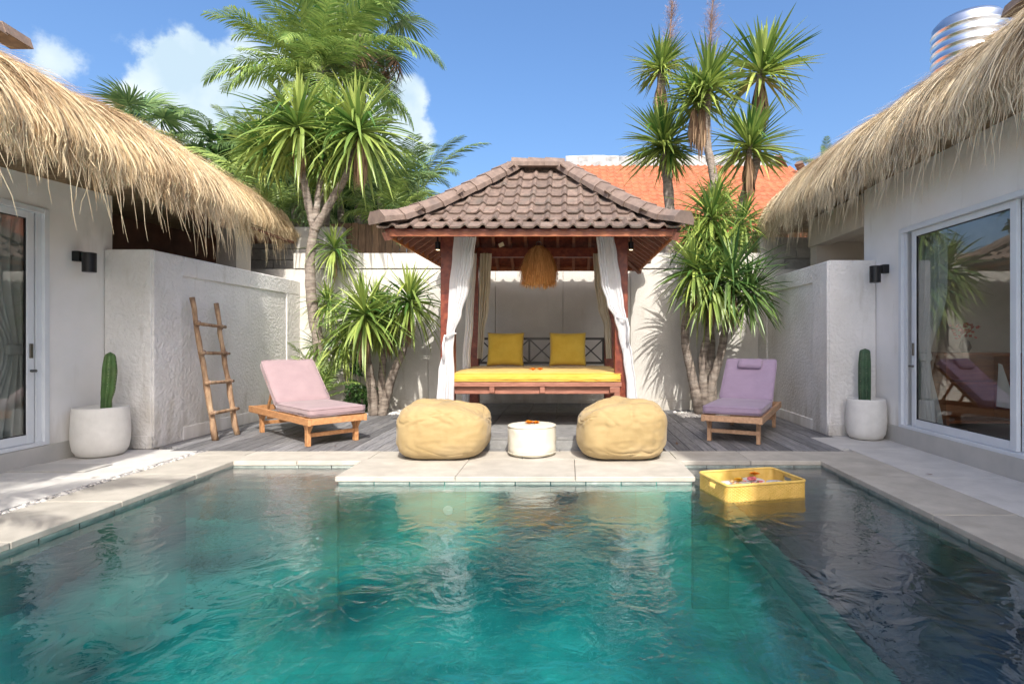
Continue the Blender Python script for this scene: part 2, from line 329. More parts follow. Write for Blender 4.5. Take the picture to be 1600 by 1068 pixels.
def fresnel_mix(m, f0, normal_out=None, tint=(1, 1, 1), rough=0.0, power=5, refr=0):
    t = m.node_tree; n = t.nodes; l = t.links
    g = n.new('ShaderNodeNewGeometry'); dp = n.new('ShaderNodeVectorMath'); dp.operation = 'DOT_PRODUCT'
    l.new(g.outputs['Incoming'], dp.inputs[0]); l.new(normal_out if normal_out else g.outputs['Normal'], dp.inputs[1])
    ab = n.new('ShaderNodeMath'); ab.operation = 'ABSOLUTE'; l.new(dp.outputs['Value'], ab.inputs[0])
    om = n.new('ShaderNodeMath'); om.operation = 'SUBTRACT'; om.inputs[0].default_value = 1; om.use_clamp = True; l.new(ab.outputs[0], om.inputs[1])
    pw = n.new('ShaderNodeMath'); pw.operation = 'POWER'; l.new(om.outputs[0], pw.inputs[0]); pw.inputs[1].default_value = power
    ma = n.new('ShaderNodeMath'); ma.operation = 'MULTIPLY_ADD'; l.new(pw.outputs[0], ma.inputs[0]); ma.inputs[1].default_value = 1 - f0; ma.inputs[2].default_value = f0; ma.use_clamp = True
    tr = n.new('ShaderNodeBsdfTransparent'); tr.inputs[0].default_value = (*tint, 1)
    gl = n.new('ShaderNodeBsdfGlossy'); gl.inputs['Roughness'].default_value = rough
    if normal_out: l.new(normal_out, gl.inputs['Normal'])
    ms = n.new('ShaderNodeMixShader'); l.new(ma.outputs[0], ms.inputs[0]); l.new(tr.outputs[0], ms.inputs[1]); l.new(gl.outputs[0], ms.inputs[2])
    if refr:
        rf = n.new('ShaderNodeBsdfRefraction'); rf.inputs['IOR'].default_value = 1.33; rf.inputs['Roughness'].default_value = 0; l.new(normal_out, rf.inputs['Normal'])
        m2 = n.new('ShaderNodeMixShader'); m2.inputs[0].default_value = refr; l.new(tr.outputs[0], m2.inputs[1]); l.new(rf.outputs[0], m2.inputs[2]); l.new(m2.outputs[0], ms.inputs[1])
    l.new(ms.outputs[0], n['Material Output'].inputs['Surface'])
def glass_mat(name, f0=.10, tint=(.93, .95, .94), wob=0):
    m = bpy.data.materials.new(name); m.use_nodes = True; m.node_tree.nodes.remove(m.node_tree.nodes['Principled BSDF'])
    fresnel_mix(m, f0, None, tint, 0, 3.5); return m
M['glass'] = glass_mat('window_glass', .075)
def water_mat():
    m = bpy.data.materials.new('pool_water'); m.use_nodes = True; t = m.node_tree; n = t.nodes; l = t.links; n.remove(n['Principled BSDF'])
    tcn = n.new('ShaderNodeTexCoord'); mp = n.new('ShaderNodeMapping'); mp.inputs['Scale'].default_value = (1, 1.0, 1); l.new(tcn.outputs['Object'], mp.inputs[0])
    n1 = n.new('ShaderNodeTexNoise'); n1.inputs['Scale'].default_value = 4.2; n1.inputs['Detail'].default_value = 2; n1.inputs['Distortion'].default_value = 1.2
    n2 = n.new('ShaderNodeTexNoise'); n2.inputs['Scale'].default_value = 16; n2.inputs['Detail'].default_value = 3; n2.inputs['Distortion'].default_value = 1.6
    n3 = n.new('ShaderNodeTexNoise'); n3.inputs['Scale'].default_value = .55; n3.inputs['Detail'].default_value = 2
    for x in (n1, n2, n3): l.new(mp.outputs[0], x.inputs['Vector'])
    r3 = n.new('ShaderNodeMapRange'); l.new(n3.outputs[0], r3.inputs[0]); r3.inputs[1].default_value = .38; r3.inputs[2].default_value = .62; r3.inputs[3].default_value = .12; r3.inputs[4].default_value = 1
    mu = n.new('ShaderNodeMath'); mu.operation = 'MULTIPLY'; l.new(n2.outputs[0], mu.inputs[0]); l.new(r3.outputs[0], mu.inputs[1])
    m3 = n.new('ShaderNodeMath'); m3.operation = 'MULTIPLY_ADD'; l.new(mu.outputs[0], m3.inputs[0]); m3.inputs[1].default_value = .22; q1 = n.new('ShaderNodeMath'); q1.operation = 'MULTIPLY'; q1.inputs[1].default_value = .50; l.new(n1.outputs[0], q1.inputs[0]); l.new(q1.outputs[0], m3.inputs[2])
    bp = n.new('ShaderNodeBump'); bp.inputs['Strength'].default_value = 1; bp.inputs['Distance'].default_value = .0165; l.new(m3.outputs[0], bp.inputs['Height'])
    fresnel_mix(m, .05, bp.outputs[0], (1, 1, 1), .0, 3.1, refr=.55)
    va = n.new('ShaderNodeVolumeAbsorption'); va.inputs['Color'].default_value = (.0, .76, .79, 1); va.inputs['Density'].default_value = 1.05
    l.new(va.outputs[0], n['Material Output'].inputs['Volume']); return m
M['water'] = water_mat()

def rbox(w_, d_, h_, r=.03, cuts=8, puff=0, wr=0, seed=0):
    """soft rounded box centred on the origin in xy, z 0..h"""
    bm = bmesh.new(); bmesh.ops.create_cube(bm, size=2)
    bmesh.ops.subdivide_edges(bm, edges=bm.edges[:], cuts=cuts, use_grid_fill=True)
    hw, hd, hh = w_ / 2, d_ / 2, h_ / 2
    for v in bm.verts:
        x, y, z = v.co
        q = [math.copysign(min(1, abs(a)) , a) for a in (x, y, z)]
        p = Vector((q[0] * hw, q[1] * hd, q[2] * hh))
        c = Vector((max(-hw + r, min(hw - r, p.x)), max(-hd + r, min(hd - r, p.y)), max(-hh + r, min(hh - r, p.z))))
        d = p - c
        if d.length > 1e-6: p = c + d.normalized() * min(r, d.length if sum(abs(k) > 1e-6 for k in d) < 2 else r)
        pf = puff * (1 - (x * x) ** 1.5) * (1 - (y * y) ** 1.5)
        if z > 0: p.z += pf * z
        if wr: p += Vector((1, 1, 1)) * wr * fnz(p.x * 6 + seed, p.y * 6, p.z * 6)
        p.z += hh; v.co = p
    me = bpy.data.meshes.new('soft'); bm.to_mesh(me); bm.free()
    me.polygons.foreach_set('use_smooth', [True] * len(me.polygons)); return me
def xf(me, Mx): me.transform(Mx); return me

def np_mesh(name, V, F, tone=None, smooth=False, m=None):
    me = bpy.data.meshes.new(name); V = np.asarray(V, np.float32).reshape(-1, 3); F = np.asarray(F, np.int32)
    me.vertices.add(len(V)); me.vertices.foreach_set('co', V.ravel())
    k = F.shape[1]; me.loops.add(F.size); me.loops.foreach_set('vertex_index', F.ravel())
    me.polygons.add(len(F)); me.polygons.foreach_set('loop_start', np.arange(0, F.size, k, dtype=np.int32))
    me.update(calc_edges=True)
    if smooth: me.polygons.foreach_set('use_smooth', np.ones(len(F), bool))
    if tone is not None:
        a = me.attributes.new('tone', 'FLOAT', 'POINT'); a.data.foreach_set('value', np.asarray(tone, np.float32).ravel())
    if m: me.materials.append(m)
    return me
def ribbons(P, side, W):
    """P (n,k,3) points, side (n,k,3) unit, W (n,k) half widths -> V,F (flat blades)"""
    n, k, _ = P.shape
    V = np.stack([P - side * W[..., None], P + side * W[..., None]], 2).reshape(-1, 3)
    base = (np.arange(n) * k * 2)[:, None] + (np.arange(k - 1) * 2)[None, :]
    F = np.stack([base, base + 1, base + 3, base + 2], -1).reshape(-1, 4)
    return V, F

# ------------------------------------------------------------------ ground, pool
XL, XR = -3.33, 2.53            # pool sides
YF = 5.07                       # front edge of the peninsula apron
YN = 5.72                       # far edge of the two notches
XA, XB = -2.01, 1.09            # sides of the apron
Y0 = -1.2                       # near end of the pool
YD = 6.2                        # front edge of the deck
WZ = -.065                      # water level
XWL, XWR = -5.10, 3.86          # house walls
XFL, YFL = -4.58, 6.33          # left garden wall
XFR, YFR = 3.27, 7.2            # right garden wall
YB = 9.82                       # back garden wall
g = MB()
# ground sheet with the pool left open
X0g, X1g, Y0g, Y1g = -400, 400, -400, 900
for (a, b, c, d) in ((X0g, XL - .1, Y0g, Y1g), (XR + .1, X1g, Y0g, Y1g), (XL - .1, XR + .1, Y0g, Y0 - .1), (XL - .1, XR + .1, YN + .1, Y1g), (XA + .1, XB - .1, YF + .1, YN + .1)):
    g.add([(a, c, -.05), (b, c, -.05), (b, d, -.05), (a, d, -.05)], [(0, 1, 2, 3)])
part('ground', g, M['joint'])['kind'] = 'structure'

pool = structure('pool_basin')
p = MB(); fz = -1.15
p.box(XL - .3, XR + .3, Y0 - .3, YF + .3, fz - .1, fz)
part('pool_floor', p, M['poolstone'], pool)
p = MB()
p.box(XL - .25, XL, Y0, YN, fz, -.05); p.box(XR, XR + .25, Y0, YN, fz, -.05); p.box(XL - .25, XR + .25, Y0 - .25, Y0, fz, -.052)
p.box(XA, XB, YF, YF + .25, fz, -.051)
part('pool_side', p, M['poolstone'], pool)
p = MB(); p.box(XL, XA + .2, YN, YN + .2, -.6, -.05); p.box(XB - .2, XR, YN, YN + .2, -.6, -.05)
p.box(XA, XA + .12, YF + .25, YN, -.6, -.053); p.box(XB - .12, XB, YF + .25, YN, -.6, -.053)
part('notch_side', p, M['andesite'], pool)
p = MB(); p.box(XL, XA, YF - .05, YN, fz, -.20); p.box(XB, XR, YF - .05, YN, fz, -.20)
part('shallow_ledge', p, M['andesite'], pool, bev=.008)
p = MB(); p.box(XL, XA, YF + .28, YN, -.20, -.085); p.box(XB, XR, YF + .28, YN, -.20, -.085)
part('ledge_step', p, M['andesite'], pool, bev=.008)
p = MB(); p.box(1.42, XR, Y0, YF - .052, fz, -.42)
part('side_bench', p, M['poolstone'], pool, bev=.01)
p = MB(); p.box(1.395, XR, Y0, YF - .03, -.4195, -.402)
part('bench_bed', p, M['darktile'], pool)
part('bench_side', MB().box(1.405, 1.4195, Y0, YF - .053, fz, -.4197), M['paletile'], pool)
# dark square tiles on top of the side bench
tme = MB().box(-.193, .193, -.193, .193, -.012, .012).mesh('bench_tile'); tme.materials.append(M['darktile'])
for i in range(16):
    for j in range(3):
        x = 1.44 + .363 * j + .1815; y = YF - .25 - .39 * i
        if x < XR - .1: piece('bench_tile', tme, (x, y, -.392), pool, sc=(.93, 1, 1))
# underwater steps in front
for i, (zt, dx) in enumerate(((-.55, .45), (-.80, .75))):
    p = MB(); p.box(.5 - dx, 1.42, 1.2, 1.2 + .35 + .3 * i, fz, zt - .02)
# waterline tiles, one by one
lt = MB().box(-.145, .145, -.008, .008, -.05, .05).mesh('waterline_tile'); lt.materials.append(M['liner'])
def tile_row(a, b, out, zc=-.085):
    a = Vector(a); b = Vector(b); n = max(1, round((b - a).length / .3)); d = (b - a) / n; ang = math.atan2(d.y, d.x)
    for i in range(n):
        q = a + d * (i + .5)
        piece('waterline_tile', lt, (q.x + out[0] * .004, q.y + out[1] * .004, zc + random.uniform(-.001, .001)), pool, (0, 0, ang), (d.length / .3, 1, 1))
random.seed(4)
tile_row((XL, Y0), (XL, YN), (1, 0)); tile_row((XR, Y0), (XR, YN), (-1, 0)); tile_row((XA, YF), (XB, YF), (0, -1))
tile_row((XL, YN), (XA, YN), (0, -1)); tile_row((XB, YN), (XR, YN), (0, -1)); tile_row((XA, YF), (XA, YN), (-1, 0)); tile_row((XB, YF), (XB, YN), (1, 0))
p = MB(); p.lathe([(.001, .02), (.05, .02), (.06, .012), (.065, 0)], 20)
o = part('inlet_cap', p, M['china'], pool, smooth=True); o.location = Vector((-1.05, YF - .012, -.30)); o.scale = (.7, .7, .3) ; o.rotation_euler = (R(90), 0, 0)

wt = MB(); e = .015
# one closed body of water that reaches into the pool sides
ol = [(XL - e, Y0 - e), (XR + e, Y0 - e), (XR + e, YN + e), (XB - e, YN + e), (XB - e, YF + e), (XA + e, YF + e), (XA + e, YN + e), (XL - e, YN + e)]
nn = len(ol)
wt.add([(x, y, fz - .03) for x, y in ol] + [(x, y, WZ) for x, y in ol],
       [tuple(range(nn, 2 * nn)), tuple(range(nn))[::-1]] + [(i, (i + 1) % nn, (i + 1) % nn + nn, i + nn) for i in range(nn)])
wo = part('pool_water', wt, M['water']); wo['kind'] = 'structure'

# coping slabs
cop = structure('pool_coping')
def slab(x0, x1, y0, y1, m, parent, name='slab', zt=0., th=.045, gap=.0025, bev=.006):
    cx, cy = (x0 + x1) / 2, (y0 + y1) / 2; hx, hy = (x1 - x0) / 2 - gap, (y1 - y0) / 2 - gap
    o = part(name, MB().box(-hx, hx, -hy, hy, -th, 0), m, None, bev=bev); o.parent = parent
    o.location = (cx, cy, zt + random.uniform(-.0015, .0015)); return o
ov = .03
def run(a, b, step):
    n = max(1, round((b - a) / step)); return [(a + (b - a) * i / n, a + (b - a) * (i + 1) / n) for i in range(n)]
for (a, b) in run(XA - ov, XB + ov, 1.05):
    slab(a, b, YF - ov, 5.80, M['coping'], cop, gap=.002)
for (a, b) in run(XA, XB, 1.5): slab(a, b, 5.80, YD, M['coping'], cop, gap=.002)
for (a, b) in run(XL - .02, XA, .66): slab(a, b, YN - ov, YD, M['coping'], cop)
for (a, b) in run(XB, XR, .7): slab(a, b, YN - ov, YD, M['coping'], cop)
for (a, b) in run(Y0 - .5, YN + .25, .85): slab(XL - .56, XL + ov, a, b, M['coping'], cop)
slab(XL - .56, XL - .02, YN + .25, YD, M['coping'], cop)
for (a, b) in run(Y0 - .5, YD, 1.15): slab(XR - ov, XR + .56, a, b, M['coping'], cop)
for (a, b) in run(XL, XR, .7): slab(a, b, Y0 - .6, Y0 + ov, M['coping'], cop)
part('bounce_paving', MB().box(XL - .6, XR + .6, Y0 - 6, Y0 - .63, -.04, -.004), M['paving'], cop)  # unseen bright paving added behind the viewer to bounce light into the shade
pv = structure('side_path')
for (a, b) in run(Y0 - 3, 6.33, 1.3):
    slab(XR + .56, XWR - .02, a, b, M['paving'], pv)
slab(2.96, XWR - .02, 6.33, 7.08, M['paving'], pv); slab(XFR + .02, XWR - .02, 7.08, 7.19, M['paving'], pv)
for (a, b) in run(Y0 - 3, YD + .1, 1.25):
    slab(XWL + .02, XL - .66, a, b, M['paving'], pv)
slab(XR + .0, 2.955, YD, 6.33, M['paving'], pv) if False else None
# strip of set pebbles between coping and left path
def pebbles(name, n, region, mkey, r0, r1, parent=None, seed=1, z=0):
    rs = np.random.RandomState(seed); u = rs.rand(n, 2)
    ico = bmesh.new(); bmesh.ops.create_icosphere(ico, subdivisions=1, radius=1); bv = np.array([v.co[:] for v in ico.verts]); bf = np.array([[v.index for v in f.verts] for f in ico.faces]); ico.free()
    pos = np.array([region(a, b) for a, b in u]); r = r0 + (r1 - r0) * rs.rand(n, 1, 1)
    sc = np.stack([.8 + .5 * rs.rand(n), .8 + .5 * rs.rand(n), .45 + .3 * rs.rand(n)], -1)[:, None, :]
    ang = rs.rand(n) * 6.3; ca, sa = np.cos(ang)[:, None], np.sin(ang)[:, None]
    V = bv[None] * sc * r; x = V[..., 0] * ca - V[..., 1] * sa; y = V[..., 0] * sa + V[..., 1] * ca; V = np.stack([x, y, V[..., 2]], -1)
    V += np.concatenate([pos, np.full((n, 1), z)], 1)[:, None, :]
    F = bf[None] + (np.arange(n) * len(bv))[:, None, None]
    me = np_mesh(name, V, F.reshape(-1, 3), np.repeat(rs.rand(n), len(bv)), True, M[mkey])
    o = bpy.data.objects.new(name, me); C.objects.link(o); o['kind'] = 'stuff'
    if parent: o.parent = parent
    return o
pebbles('path_pebbles', 900, lambda a, b: (XL - .61 + (a - .5) * .09 + .015 * math.sin(b * 90), Y0 + b * (YD - Y0)), 'pebble_grey', .012, .028, pv, 3, -.012)
hatch = part('drain_hatch', MB().box(-.36, .36, -.16, .16, -.004, .004), M['plinth'], None, bev=.002); hatch.location = (-4.72, 5.36, .006)
tag(hatch, 'flat rectangular stone drain hatch in the paving outside the left door', 'hatch')

# deck planks, one by one
deck = structure('wooden_deck')
random.seed(7)
PW = .137
x = XFL + .02
PX0, PX1 = -1.74, 1.02             # stone platform
def plank(x0, x1, y0, y1):
    o = part('plank', MB().box(-(x1 - x0) / 2 + .004, (x1 - x0) / 2 - .004, -(y1 - y0) / 2, (y1 - y0) / 2, -.03, 0), M['deck'], None)
    o.parent = deck; o.location = ((x0 + x1) / 2, (y0 + y1) / 2, .002 + random.uniform(-.0015, .0015))
while x < XFR - .03:
    x1 = min(x + PW, XFR - .02); y0 = YD + .003
    if x < XL - .57 and False: y0 = YD
    if x + .05 > 2.94: y0 = 7.08
    if x < XFL + .2: y0 = YFL + .1
    if x1 <= PX0 + .05 or x >= PX1 - .05:
        ym = random.uniform(7.2, 8.9)
        plank(x, x1, y0, ym - .003); plank(x, x1, ym + .003, YB - .05)
    x = x1
# stone platform under the pavilion
pf = structure('stone_platform')
random.seed(9)
part('platform_core', MB().box(PX0 + .012, PX1 - .012, YD + .162, YB - .06, -.04, .108), M['joint'], pf)
for (a, b) in run(PX0, PX1, .4):
    for (c, d) in run(YD + .15, YB - .05, .4):
        slab(a, b, c, d, M['andesite'], pf, 'stone_tile', .12, .03, .004, .003)
    o = part('stone_tile', MB().box(-(b - a) / 2 + .004, (b - a) / 2 - .004, -.01, .01, -.052, .052), M['andesite'], None, bev=.003); o.parent = pf
    o.location = ((a + b) / 2, YD + .16, .036)
for (a, b) in run(PX0, PX1, .6): slab(a, b, YD + .002, YD + .148, M['andesite'], pf, 'stone_tile', 0.0, .03, .003, .003)

# ------------------------------------------------------------------ garden walls
def wall_thing(label, loc): return thing('garden_wall', label, 'wall', loc)
WH = 2.19
t = wall_thing('low textured white wall behind the wooden ladder, with a framed recessed panel', (XFL - .25, 8, -.05))
part('wall_slab', MB().box(XWL + .005, XFL, YFL, YB - .002, -.05, WH), M['stucco'], t, bev=.012)
tr = MB(); k = .02
tr.box(XFL - .01, XFL + k, YFL + .5, YB - .004, WH - .24, WH - .012); tr.box(XFL - .01, XFL + k, YFL + .02, YFL + .5, .0, WH - .012)
part('raised_border', tr, M['stucco'], t, bev=.006)
part('skirting', MB().box(XFL - .01, XFL + .022, YFL + .502, YB - .004, .0, .16), M['plaster'], t, bev=.006)
part('end_panel', MB().box(XFL - .01, XFL + .017, YB - .45, YB - .006, .162, WH - .242), M['stucco'], t)
part('skirting', MB().box(XWL + .01, XFL + .02, YFL - .02, YFL + .01, 0, .14), M['stucco'], t, bev=.006)
t = wall_thing('low textured white wall behind the lilac lounger, with a recessed panel', (XFR + .25, 8.5, -.05))
part('wall_slab', MB().box(XFR, XWR - .005, YFR, YB - .002, -.05, WH), M['stucco'], t, bev=.012)
tr = MB(); tr.box(XFR - k, XFR + .01, YFR + .45, YB - .004, WH - .24, WH - .012); tr.box(XFR - k, XFR + .01, YFR + .02, YFR + .45, .0, WH - .012)
tr.box(XFR - k, XFR + .01, YB - .4, YB - .004, .16, WH - .242)
part('raised_border', tr, M['stucco'], t, bev=.006)
part('skirting', MB().box(XFR - .022, XFR + .01, YFR + .452, YB - .004, .0, .14), M['plaster'], t, bev=.006)
part('skirting', MB().box(XFR - .018, XWR - .01, YFR - .02, YFR + .01, 0, .14), M['stucco'], t, bev=.006)
t = wall_thing('long pale plastered wall behind the pavilion with vertical panel joints', (-.5, YB + .1, -.05))
random.seed(2)
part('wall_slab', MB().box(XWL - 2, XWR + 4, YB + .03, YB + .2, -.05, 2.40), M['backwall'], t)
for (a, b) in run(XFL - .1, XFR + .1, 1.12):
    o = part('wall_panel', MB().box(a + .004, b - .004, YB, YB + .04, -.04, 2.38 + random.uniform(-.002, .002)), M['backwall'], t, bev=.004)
for (a, b) in run(XFL - .1, XFR + .1, .78):
    part('wall_panel', MB().box(a + .003, b - .003, YB + .004, YB + .19, 2.412, 2.67), M['backwall'], t, bev=.005)
part('skirting', MB().box(XFL + .03, XFR - .03, YB - .03, YB + .004, -.02, .17), M['backwall'], t, bev=.006)

# block wall beyond the right garden wall
t = thing('block_wall', 'bare grey concrete block wall seen under the right thatched eave', 'wall', (5, 10.1, 0))
random.seed(5)
part('wall_core', MB().box(3.36, 7.4, 10.06, 10.2, 0, 2.98), M['joint'], t)
bme = MB().box(-.196, .196, -.06, .06, -.094, .094).mesh('block'); bme.materials.append(M['block'])
for r_ in range(4):
    for c_ in range(10):
        piece('block', bme, (3.56 + .4 * c_ + (.2 if r_ % 2 else 0), 10.03 + random.uniform(-.003, .003), 2.2 + .2 * r_ - .1), t)
t = thing('block_wall', 'grey concrete block wall seen behind the left thatch tip', 'wall', (-5.5, 10.1, 0))
part('wall_core', MB().box(-7.4, -4.0, 10.26, 10.4, 0, 3.2), M['joint'], t)
for r_ in range(5):
    for c_ in range(7):
        piece('block', bme, (-6.6 + .4 * c_ + (.2 if r_ % 2 else 0), 10.23 + random.uniform(-.003, .003), 2.2 + .2 * r_ - .1), t)
# slatted wooden fence behind the back wall
t = thing('board_fence', 'brown upright board fence rising behind the back wall on the left', 'fence', (-3.4, 10.5, 0))
random.seed(3)
fm = MB().box(-.058, .058, -.01, .01, -.8, .8).mesh('board'); fm.materials.append(M['fencewood'])
for i in range(17):
    piece('board', fm, (-4.25 + .125 * i, 10.5 + random.uniform(-.006, .006), 2.5 + random.uniform(-.02, .02)), t, (0, 0, random.uniform(-.03, .03)))
for z in (2.4, 3.1): part('rail', MB().box(-4.35, -2.15, 10.512, 10.55, z, z + .07), M['fencewood'], t)

# ------------------------------------------------------------------ thatch
def profile(th0=88, th1=22, arc=1.7, tmax=4.2, n=400):
    ts = np.linspace(0, tmax, n); th = np.radians(th1 + (th0 - th1) * np.clip(1 - ts / arc, 0, 1) ** 1.15); dt = ts[1]
    x = np.concatenate([[0], np.cumsum(np.cos(th[:-1]) * dt)]); z = np.concatenate([[0], np.cumsum(np.sin(th[:-1]) * dt)])
    return ts, x, z
def thatch(parent, side, Xe0, Ze0, Ya, Yb, mkey, seed, th1, arc, n=60000, shift=None):
    shift = shift or (lambda y: (0 * y, 0 * y))
    ts, px, pz = profile(th1=th1, arc=arc)
    tmax = ts[-1] * .98
    rs = np.random.RandomState(seed)
    Ra = 1.15                                       # rounded far end
    def C3(t, y):
        """surface point: t = arc length up from the eave (negative hangs), y along the house"""
        tt = np.clip(t, 0, None)
        x = np.interp(tt, ts, px); z = np.interp(tt, ts, pz)
        hang = np.clip(-t, 0, None)
        z = z - hang * .98; x = x - hang * .06
        return x, z
    def emit(t, y, off):
        """y beyond Yb-... bends round the far corner"""
        x, z = C3(t, y)
        x = x - off * 0
        ye = Yb - np.clip(y, None, Yb)              # distance to the end
        # end drop: near the end the surface rounds down
        q = np.clip(1 - ye / Ra, 0, 1)
        drop = (1 - np.sqrt(np.clip(1 - q ** 2, 0, 1)))
        z = z * (1 - .80 * drop)
        return x, z
    # strands
    t0 = np.where(rs.rand(n) < .30, rs.rand(n) * .45, rs.rand(n) ** .85 * min(3.4, tmax - .1))
    y0 = Ya + (Yb - Ya) * rs.rand(n) ** .82
    Ln = .30 + .38 * rs.rand(n)
    def wave(y, f, ph): return np.sin(y * f + ph)
    clump = .5 + .25 * wave(y0, 21, 1) + .18 * wave(y0, 47, 2.1) + .12 * wave(y0, 9.3, .4)
    K = 5
    s = np.linspace(0, 1, K)[None, :]
    low = (t0 < .5)
    Ln = np.where(low, np.minimum(Ln * (.6 + .7 * np.clip(clump, .1, 1.1)), t0 + .04 + .30 * np.clip(clump, 0, 1.1) ** 2 * rs.rand(n) ** .6 + .06 * rs.rand(n)), Ln)
    t = t0[:, None] - Ln[:, None] * s
    lat = rs.normal(0, .10, n)[:, None] * s * Ln[:, None] + rs.normal(0, .05, n)[:, None] * s ** 2 * Ln[:, None]
    # strands gather towards clump centres
    ph = y0 * 14 + 1.6 * np.sin(y0 * 3.1)
    lat = lat - (.045 * np.sin(ph) + .03 * np.sin(y0 * 41))[:, None] * s
    y = y0[:, None] + lat + .0 * s
    lean = .10 * Ln[:, None] * s                    # wind lean
    y = y + lean * .4
    xx, zz = emit(t, y, 0)
    lift = (.012 + .05 * rs.rand(n)[:, None] * np.where(rs.rand(n)[:, None] < .12, 2.4, 1)) * (.25 + s * .9)
    lift = lift + rs.rand(n)[:, None] * .02 + .025 * np.sin(ph * .5)[:, None]
    # outward direction ~ normal of the profile
    th = np.radians(th1 + (88 - th1) * np.clip(1 - np.clip(t, 0, None) / arc, 0, 1) ** 1.15)
    nx = -np.sin(th); nz = np.cos(th)
    hangm = t < 0
    xx = xx + nx * lift * np.where(hangm, .55, 1); zz = zz + nz * lift * np.where(hangm, .3, 1)
    sx_, sz_ = shift(y)
    Xe, Ze = Xe0, Ze0
    P = np.stack([side * (Xe + xx + sx_), y, Ze + zz + sz_], -1)
    over = P[..., 1] > Yb + .25
    P[..., 1] = np.where(over, Yb + .25, P[..., 1])
    sd = np.tile(np.array([0, 1., 0]), (n, K, 1)) + rs.normal(0, .45, (n, 1, 3)) * np.array([1, .3, .3])
    sd /= np.linalg.norm(sd, axis=-1, keepdims=True)
    W = (.0023 + .0034 * rs.rand(n) ** 2)[:, None] * np.array([1, 1, .9, .65, .15])[None, :]
    V, F = ribbons(P, sd, W)
    pat = .5 + .12 * np.sin(y0 * 5 + t0 * 3) + .1 * np.sin(y0 * 2.1 - t0 * 6)
    tone = np.clip(pat + .08 + rs.normal(0, .24, n) + .10 * np.sin(y0 * 29 + 3 * np.sin(y0 * 4)), 0, 1)
    tone = np.repeat(tone, K * 2)
    # long stray strands hanging well below the eave
    me = np_mesh('thatch_strands', V, F, tone, False, M[mkey])
    o = bpy.data.objects.new('thatch_straw', me); C.objects.link(o); o['kind'] = 'stuff'; place(o, parent)
    # strays
    n2 = 620; y1 = Ya + (Yb - Ya) * rs.rand(n2); L2 = .22 + .55 * rs.rand(n2) ** 3; s2 = np.linspace(0, 1, 6)[None]
    t2 = .1 - L2[:, None] * s2
    x2, z2 = emit(t2, np.repeat(y1[:, None], 6, 1), 0)
    sx2, sz2 = shift(y1[:, None]); x2 = x2 + sx2; z2 = z2 + sz2
    P2 = np.stack([side * (Xe + x2 - .02 - rs.rand(n2, 1) * .08 * s2 + rs.normal(0, .03, (n2, 1)) * s2), y1[:, None] + rs.normal(0, .05, (n2, 1)) * s2 ** 2 + rs.normal(0, .03, (n2, 1)) * np.sin(s2 * 5), Ze + z2], -1)
    sd2 = np.tile(np.array([0, 1., 0]), (n2, 6, 1)); W2 = np.full((n2, 6), .0042) * np.array([1, 1, 1, .9, .7, .3])
    V, F = ribbons(P2, sd2, W2)
    me = np_mesh('loose_straw', V, F, np.repeat(rs.rand(n2) * .7 + .3, 12), False, M[mkey]); o2 = bpy.data.objects.new('loose_straw', me); C.objects.link(o2); o2['kind'] = 'stuff'; place(o2, parent)
    # packed body beneath the strands
    tn = np.linspace(.0, tmax, 40); yn = np.linspace(Ya, Yb, 60)
    T, Yg = np.meshgrid(tn, yn, indexing='ij'); bx, bz = emit(T, Yg, 0); sb_ = shift(Yg); bx = bx + sb_[0]; bz = bz + sb_[1]
    P = np.stack([side * (Xe + .035 + bx), Yg, Ze + bz], -1).reshape(-1, 3)
    idx = np.arange(40 * 60).reshape(40, 60); F = np.stack([idx[:-1, :-1], idx[1:, :-1], idx[1:, 1:], idx[:-1, 1:]], -1).reshape(-1, 4)
    # far end cap and underside
    ba = []
    for i in range(39): ba.append((idx[i, -1], idx[i + 1, -1]))
    P = P.tolist(); F = [list(map(int, f)) for f in F]
    b0 = len(P)
    for yy in (Ya, Yb):
        q0_, q1_ = [float(k_) for k_ in shift(np.array(yy))]; P += [[side * (Xe + .04 + q0_), yy, Ze + q1_], [side * (Xe + px[-1]), yy, Ze + .05]]
    F.append([b0, b0 + 1, b0 + 3, b0 + 2])
    capv = [int(idx[i, -1]) for i in range(40)] + [b0 + 3, b0 + 2]
    me = bpy.data.meshes.new('thatch_body'); me.from_pydata(P, [], F + [capv]); me.update(); me.materials.append(M['thatchbase'])
    o3 = bpy.data.objects.new('thatch_body', me); C.objects.link(o3); place(o3, parent)
    # end strands hanging over the far end
    n3 = 5200; tt = rs.rand(n3) * 2.6; L3 = .3 + .4 * rs.rand(n3); s3 = np.linspace(0, 1, 4)[None]
    xb = np.interp(tt, ts, px); zb = np.interp(tt, ts, pz)
    q0 = rs.rand(n3) * .9
    xb = xb + float(shift(np.array(Yb))[0]); zb = zb + float(shift(np.array(Yb))[1])
    zt = (zb * (1 - .80 * q0))[:, None] - L3[:, None] * s3
    P3 = np.stack([side * (Xe + xb[:, None] + rs.normal(0, .06, (n3, 1)) * s3 - .05 * s3), Yb + .02 + .22 * q0[:, None] + .08 * s3 + rs.rand(n3, 1) * .06, Ze + np.maximum(zt, -.3 - rs.rand(n3, 1) * .1)], -1)
    sd3 = np.tile(np.array([side * 1., 0, 0]), (n3, 4, 1)); W3 = np.full((n3, 4), .004) * np.array([1, 1, .8, .2])
    V, F = ribbons(P3, sd3, W3)
    me = np_mesh('end_straw', V, F, np.repeat(np.clip(.5 + rs.normal(0, .2, n3), 0, 1), 8), False, M[mkey]); o4 = bpy.data.objects.new('end_straw', me); C.objects.link(o4); o4['kind'] = 'stuff'; place(o4, parent)

